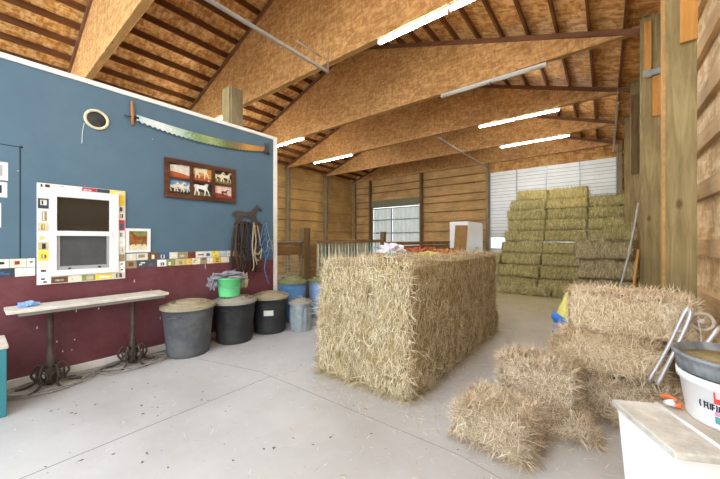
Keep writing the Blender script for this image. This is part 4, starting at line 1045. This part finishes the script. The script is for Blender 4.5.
for k in range(6): m.tube([(.555, 3.325, .90), (.555+.055*math.cos(k*PI/3), 3.325, .90+.055*math.sin(k*PI/3))], .006, 5)
m.build('hub', 'wheelgrey', wl)
m = MB(); m.tube(smooth_path([(.53, 3.28, .90), (.545, 3.27, .78), (.52, 3.26, .70), (.47, 3.24, .65)], 5), .006, 6); m.build('strap', 'wheelgrey', t)
m = MB(); m.tube(smooth_path([(.40, 6.36, 2.06), (.34, 6.3, 1.62), (.25, 6.22, 1.1), (.17, 6.15, .73), (.05, 6.05, .2), (.0, 6.0, .02)], 5), .014, 8)
o = m.build('conduit', 'conduit'); tag(o, 'curved grey plastic conduit leaning against the second right post', 'conduit')
m = MB(); m.bar((.40, 6.33, 1.35), (.26, 6.1, .02), .03, .02); o = m.build('stick', 'orange_wood'); tag(o, 'thin orange stick behind the golden straw pile', 'stick')

# white bin with pail on top
t = empty('storage_bin', (.3, 1.95, 0)); tag(t, 'large white plastic bin with dirty lid in the right foreground', 'bin')
O = Vector((.03, 1.965, 0)); U = Vector((.46, -.888, 0)).normalized(); Wd = Vector((.888, .46, 0)).normalized()
LU, LW = .385, .545
def bp(u, w_, z, ins=0): return O+U*(u*LU+(ins if u == 0 else -ins if u == 1 else 0))+Wd*(w_*LW+(ins if w_ == 0 else -ins if w_ == 1 else 0))+Vector((0, 0, z))
m = MB(); q = [(0, 0), (1, 0), (1, 1), (0, 1)]
lv = [(.0, .05), (.35, .03), (.66, .012), (.685, .004)]
vs = [bp(a, b, z, i) for z, i in lv for a, b in q]; fs = [(0, 1, 2, 3)]
for k in range(len(lv)-1):
    for e in range(4): fs.append((k*4+e, k*4+(e+1) % 4, k*4+4+(e+1) % 4, k*4+4+e))
e = (len(lv)-1)*4; fs.append((e+3, e+2, e+1, e)); m.add(vs, fs); m.build('body', 'binwhite', t, bevel=.012)
def lidpart(w0, w1, z0, z1, nm, mat):
    vs = [O+U*(a*LU+(-.004 if a == 0 else .004))+Wd*b*LW+Vector((0, 0, z)) for z in (z0, z1) for a, b in ((0, w0), (1, w0), (1, w1), (0, w1))]
    m = MB(); m.add(vs, [(3, 2, 1, 0), (4, 5, 6, 7), (0, 1, 5, 4), (1, 2, 6, 5), (2, 3, 7, 6), (3, 0, 4, 7)]); return m.build(nm, mat, t, bevel=.006)
lidpart(-.01, .33, .686, .715, 'lid_flap', 'binlid'); lidpart(.345, 1.01, .686, .715, 'lid_flap', 'binlid_dirty')
m = MB(); a = O+Wd*LW*.337+Vector((0, 0, .712)); m.tube([a-U*.0, a+U*LU*1.0], .010, 8); m.build('lid_bead', 'whiteplastic', t)
pc = (.445, 2.035); pz = .716
t = empty('pail', (pc[0], pc[1], pz)); tag(t, 'white printed pail standing on the white bin lid', 'pail')
MB().lathe([(.005, pz+.004), (.150, pz), (.155, pz+.008), (.176, pz+.165), (.186, pz+.168), (.188, pz+.20), (.178, pz+.20), (.150, pz+.02), (.005, pz+.012)], (pc[0], pc[1], 0), 48, None, close=False).build('body', 'pail', t)
def curved(a0, a1, z0, z1, off, mat):
    vs = []; fs = []
    for k in range(9):
        a = a0+(a1-a0)*k/8
        for z in (z0, z1):
            r = .155+(z-pz)/.165*.021+off; vs.append((pc[0]+r*math.cos(a), pc[1]+r*math.sin(a), z))
    for k in range(8): fs.append((2*k, 2*k+2, 2*k+3, 2*k+1))
    return MB().add(vs, fs, mat)
A0 = -2.16
lb = curved(A0, A0+1.3, pz+.03, pz+.135, .001, 'pail')
for z0, z1, mt in ((.112, .135, 'redlabel'), (.062, .078, 'pink'), (.03, .06, 'teallabel')):
    q = curved(A0, A0+1.3, pz+z0, pz+z1, .002, mt); lb.add(q.v, q.f, mt)
q = curved(A0, A0+.03, pz+.112, pz+.16, .002, 'redlabel'); lb.add(q.v, q.f, 'redlabel')
label = lb.build('label', None, t)
ink = MB(); a = A0-.26; rr = random.Random(4)
def ip(a, z): r = .155+(z-pz)/.165*.021+.004; return (pc[0]+r*math.cos(a), pc[1]+r*math.sin(a), z)
for k in range(9):
    zc = pz+.095
    ink.tube([ip(a, zc-.014), ip(a+.012*rr.choice((-1, 1)), zc), ip(a+.004, zc+.014)], .0022, 4)
    if k % 2: ink.tube([ip(a, zc+.012), ip(a+.05, zc+.01)], .0022, 4); ink.tube([ip(a, zc), ip(a+.05, zc-.002)], .0022, 4)
    elif k % 3: ink.tube([ip(a, zc-.012), ip(a+.045, zc-.012), ip(a+.05, zc+.012)], .0022, 4)
    a += .075
ink.build('lettering', 'ink', label)
t = empty('rubber_tub', (pc[0], pc[1], pz+.05)); tag(t, 'scuffed grey rubber tub set into the top of the white pail', 'tub')
z = pz+.05
MB().lathe([(.004, z), (.140, z), (.168, z+.15), (.189, z+.156), (.192, z+.19), (.199, z+.215), (.205, z+.217), (.205, z+.232), (.193, z+.234), (.17, z+.14), (.14, z+.02), (.004, z+.014)], (pc[0]+.004, pc[1]+.01, 0), 56, None, close=False).build('body', 'greytub', t)
o = MB().lathe([(.004, z+.204), (.184, z+.20), (.182, z+.19), (.004, z+.19)], (pc[0]+.004, pc[1]+.01, 0), 40, None, close=False).build('feed', 'feed'); tag(o, 'brown feed filling the grey rubber tub', 'feed', kind='stuff')
t = empty('hose_nozzle', (.24, 2.1, pz)); tag(t, 'small orange and white hose nozzle on the bin lid beside the pail', 'nozzle')
m = MB(); m.tube([(.225, 2.045, pz+.014), (.25, 2.02, pz+.03)], [.012, .016], 8); m.build('barrel', 'whiteplastic', t)
m = MB(); m.tube(smooth_path([(.215, 2.07, pz+.03), (.235, 2.05, pz+.045), (.262, 2.03, pz+.04)], 4), .008, 6); m.tube([(.255, 2.045, pz+.01), (.275, 2.03, pz+.022)], .012, 8); m.build('trigger', 'orange', t)

# litter on the floor
rr = random.Random(77); vs = []; fs = []; dv = []; df = []
def scatter(n, cx, cy, sx, sy, ln=(.03, .11), w=.0035):
    for _ in range(n):
        x, y = rr.gauss(cx, sx), rr.gauss(cy, sy)
        if not (-4.6 < x < .7 and .1 < y < 13): continue
        a = rr.uniform(0, 2*PI); strand(vs, fs, Vector((x, y, .003)), Vector((math.cos(a), math.sin(a), 0)), Vector((0, 0, 1)), rr.uniform(*ln), w*rr.uniform(.6, 1.3), rr, .006)
scatter(420, -2.0, 2.4, .7, .2); scatter(350, -1.2, 3.9, .15, 1.0); scatter(700, -.5, 2.8, .4, .5, (.02, .09), .003); scatter(500, -.2, 4.0, .5, .5)
scatter(250, -3.0, 2.8, .8, .9); scatter(160, -3.2, 1.4, .9, .6, (.02, .07), .003); scatter(900, -1.6, 10.0, .8, .35, (.05, .16), .009); scatter(500, -1.4, 8.3, .8, .9, (.04, .12), .007); scatter(120, -1.2, 1.6, .7, .4, (.02, .06), .003)
scatter(150, -4.1, 1.4, .25, .8, (.02, .06), .003); scatter(300, -1.0, 6.2, .5, 1.1, (.04, .1), .006)
mb = MB(); mb.add(vs, fs, ST_PALE[0]); o = mb.build('straw_litter', base=(0, 0, 0)); tag(o, 'loose straw stems scattered over the concrete floor', 'straw', kind='stuff')
for _ in range(230):
    x, y = rr.uniform(-4.2, -.6), abs(rr.gauss(.9, 1.3))
    if -2.6 < x < -1.3 and y > 2.4: continue
    s = .003+.012*rr.random()**3; a = rr.uniform(0, 6.28); o_ = len(dv)
    for k in range(5):
        b = a+k*2*PI/5; r_ = s*rr.uniform(.4, 1.2); dv.append((x+r_*math.cos(b)*(3 if k == 0 else .7), y+r_*math.sin(b)*(2 if k == 2 else 1), .002))
    dv.append((x, y, .002+s*.3))
    for k in range(5): df.append((o_+k, o_+(k+1) % 5, o_+5))
mb = MB(); mb.add(dv, df, 'crumb'); o = mb.build('dirt_crumbs', base=(0, 0, 0)); tag(o, 'dark dirt crumbs scattered over the near floor', 'dirt', kind='stuff')
# loose hay at the foot of the stack
rng = random.Random(5)
o = bale_mb(1.5, .5, .12, 2600, ST_HAY, 51, rough=.07, rnd=.06, ln=(.07, .2), w=.01, lift=.03, tuft=.25, slump=.3, fringe=500, bw=.1).build('loose_hay', world=False)
place(o, -2.0, 9.62, 0, -.05); tag(o, 'drift of loose green hay on the floor along the stack foot', 'hay', kind='stuff')

# ------------------------------------------------------------------ world, camera
W = bpy.data.worlds.new('World'); S.world = W; W.use_nodes = True
bg = W.node_tree.nodes['Background']; bg.inputs['Color'].default_value = (.90, .96, 1.0, 1); bg.inputs['Strength'].default_value = 1.85
cam = bpy.data.cameras.new('camera'); co = bpy.data.objects.new('camera', cam); COL.objects.link(co)
cam.sensor_width = 36; cam.lens = 310/720*36; cam.clip_start = .02
co.location = (0, 0, 1.5); co.rotation_euler = (PI/2, 0, math.atan(245/310))
S.camera = co
S.view_settings.view_transform = 'Standard'; S.view_settings.look = 'None'; S.view_settings.gamma = 1
S.view_settings.exposure = 1.25
S.cycles.diffuse_bounces = 8; S.cycles.max_bounces = 12
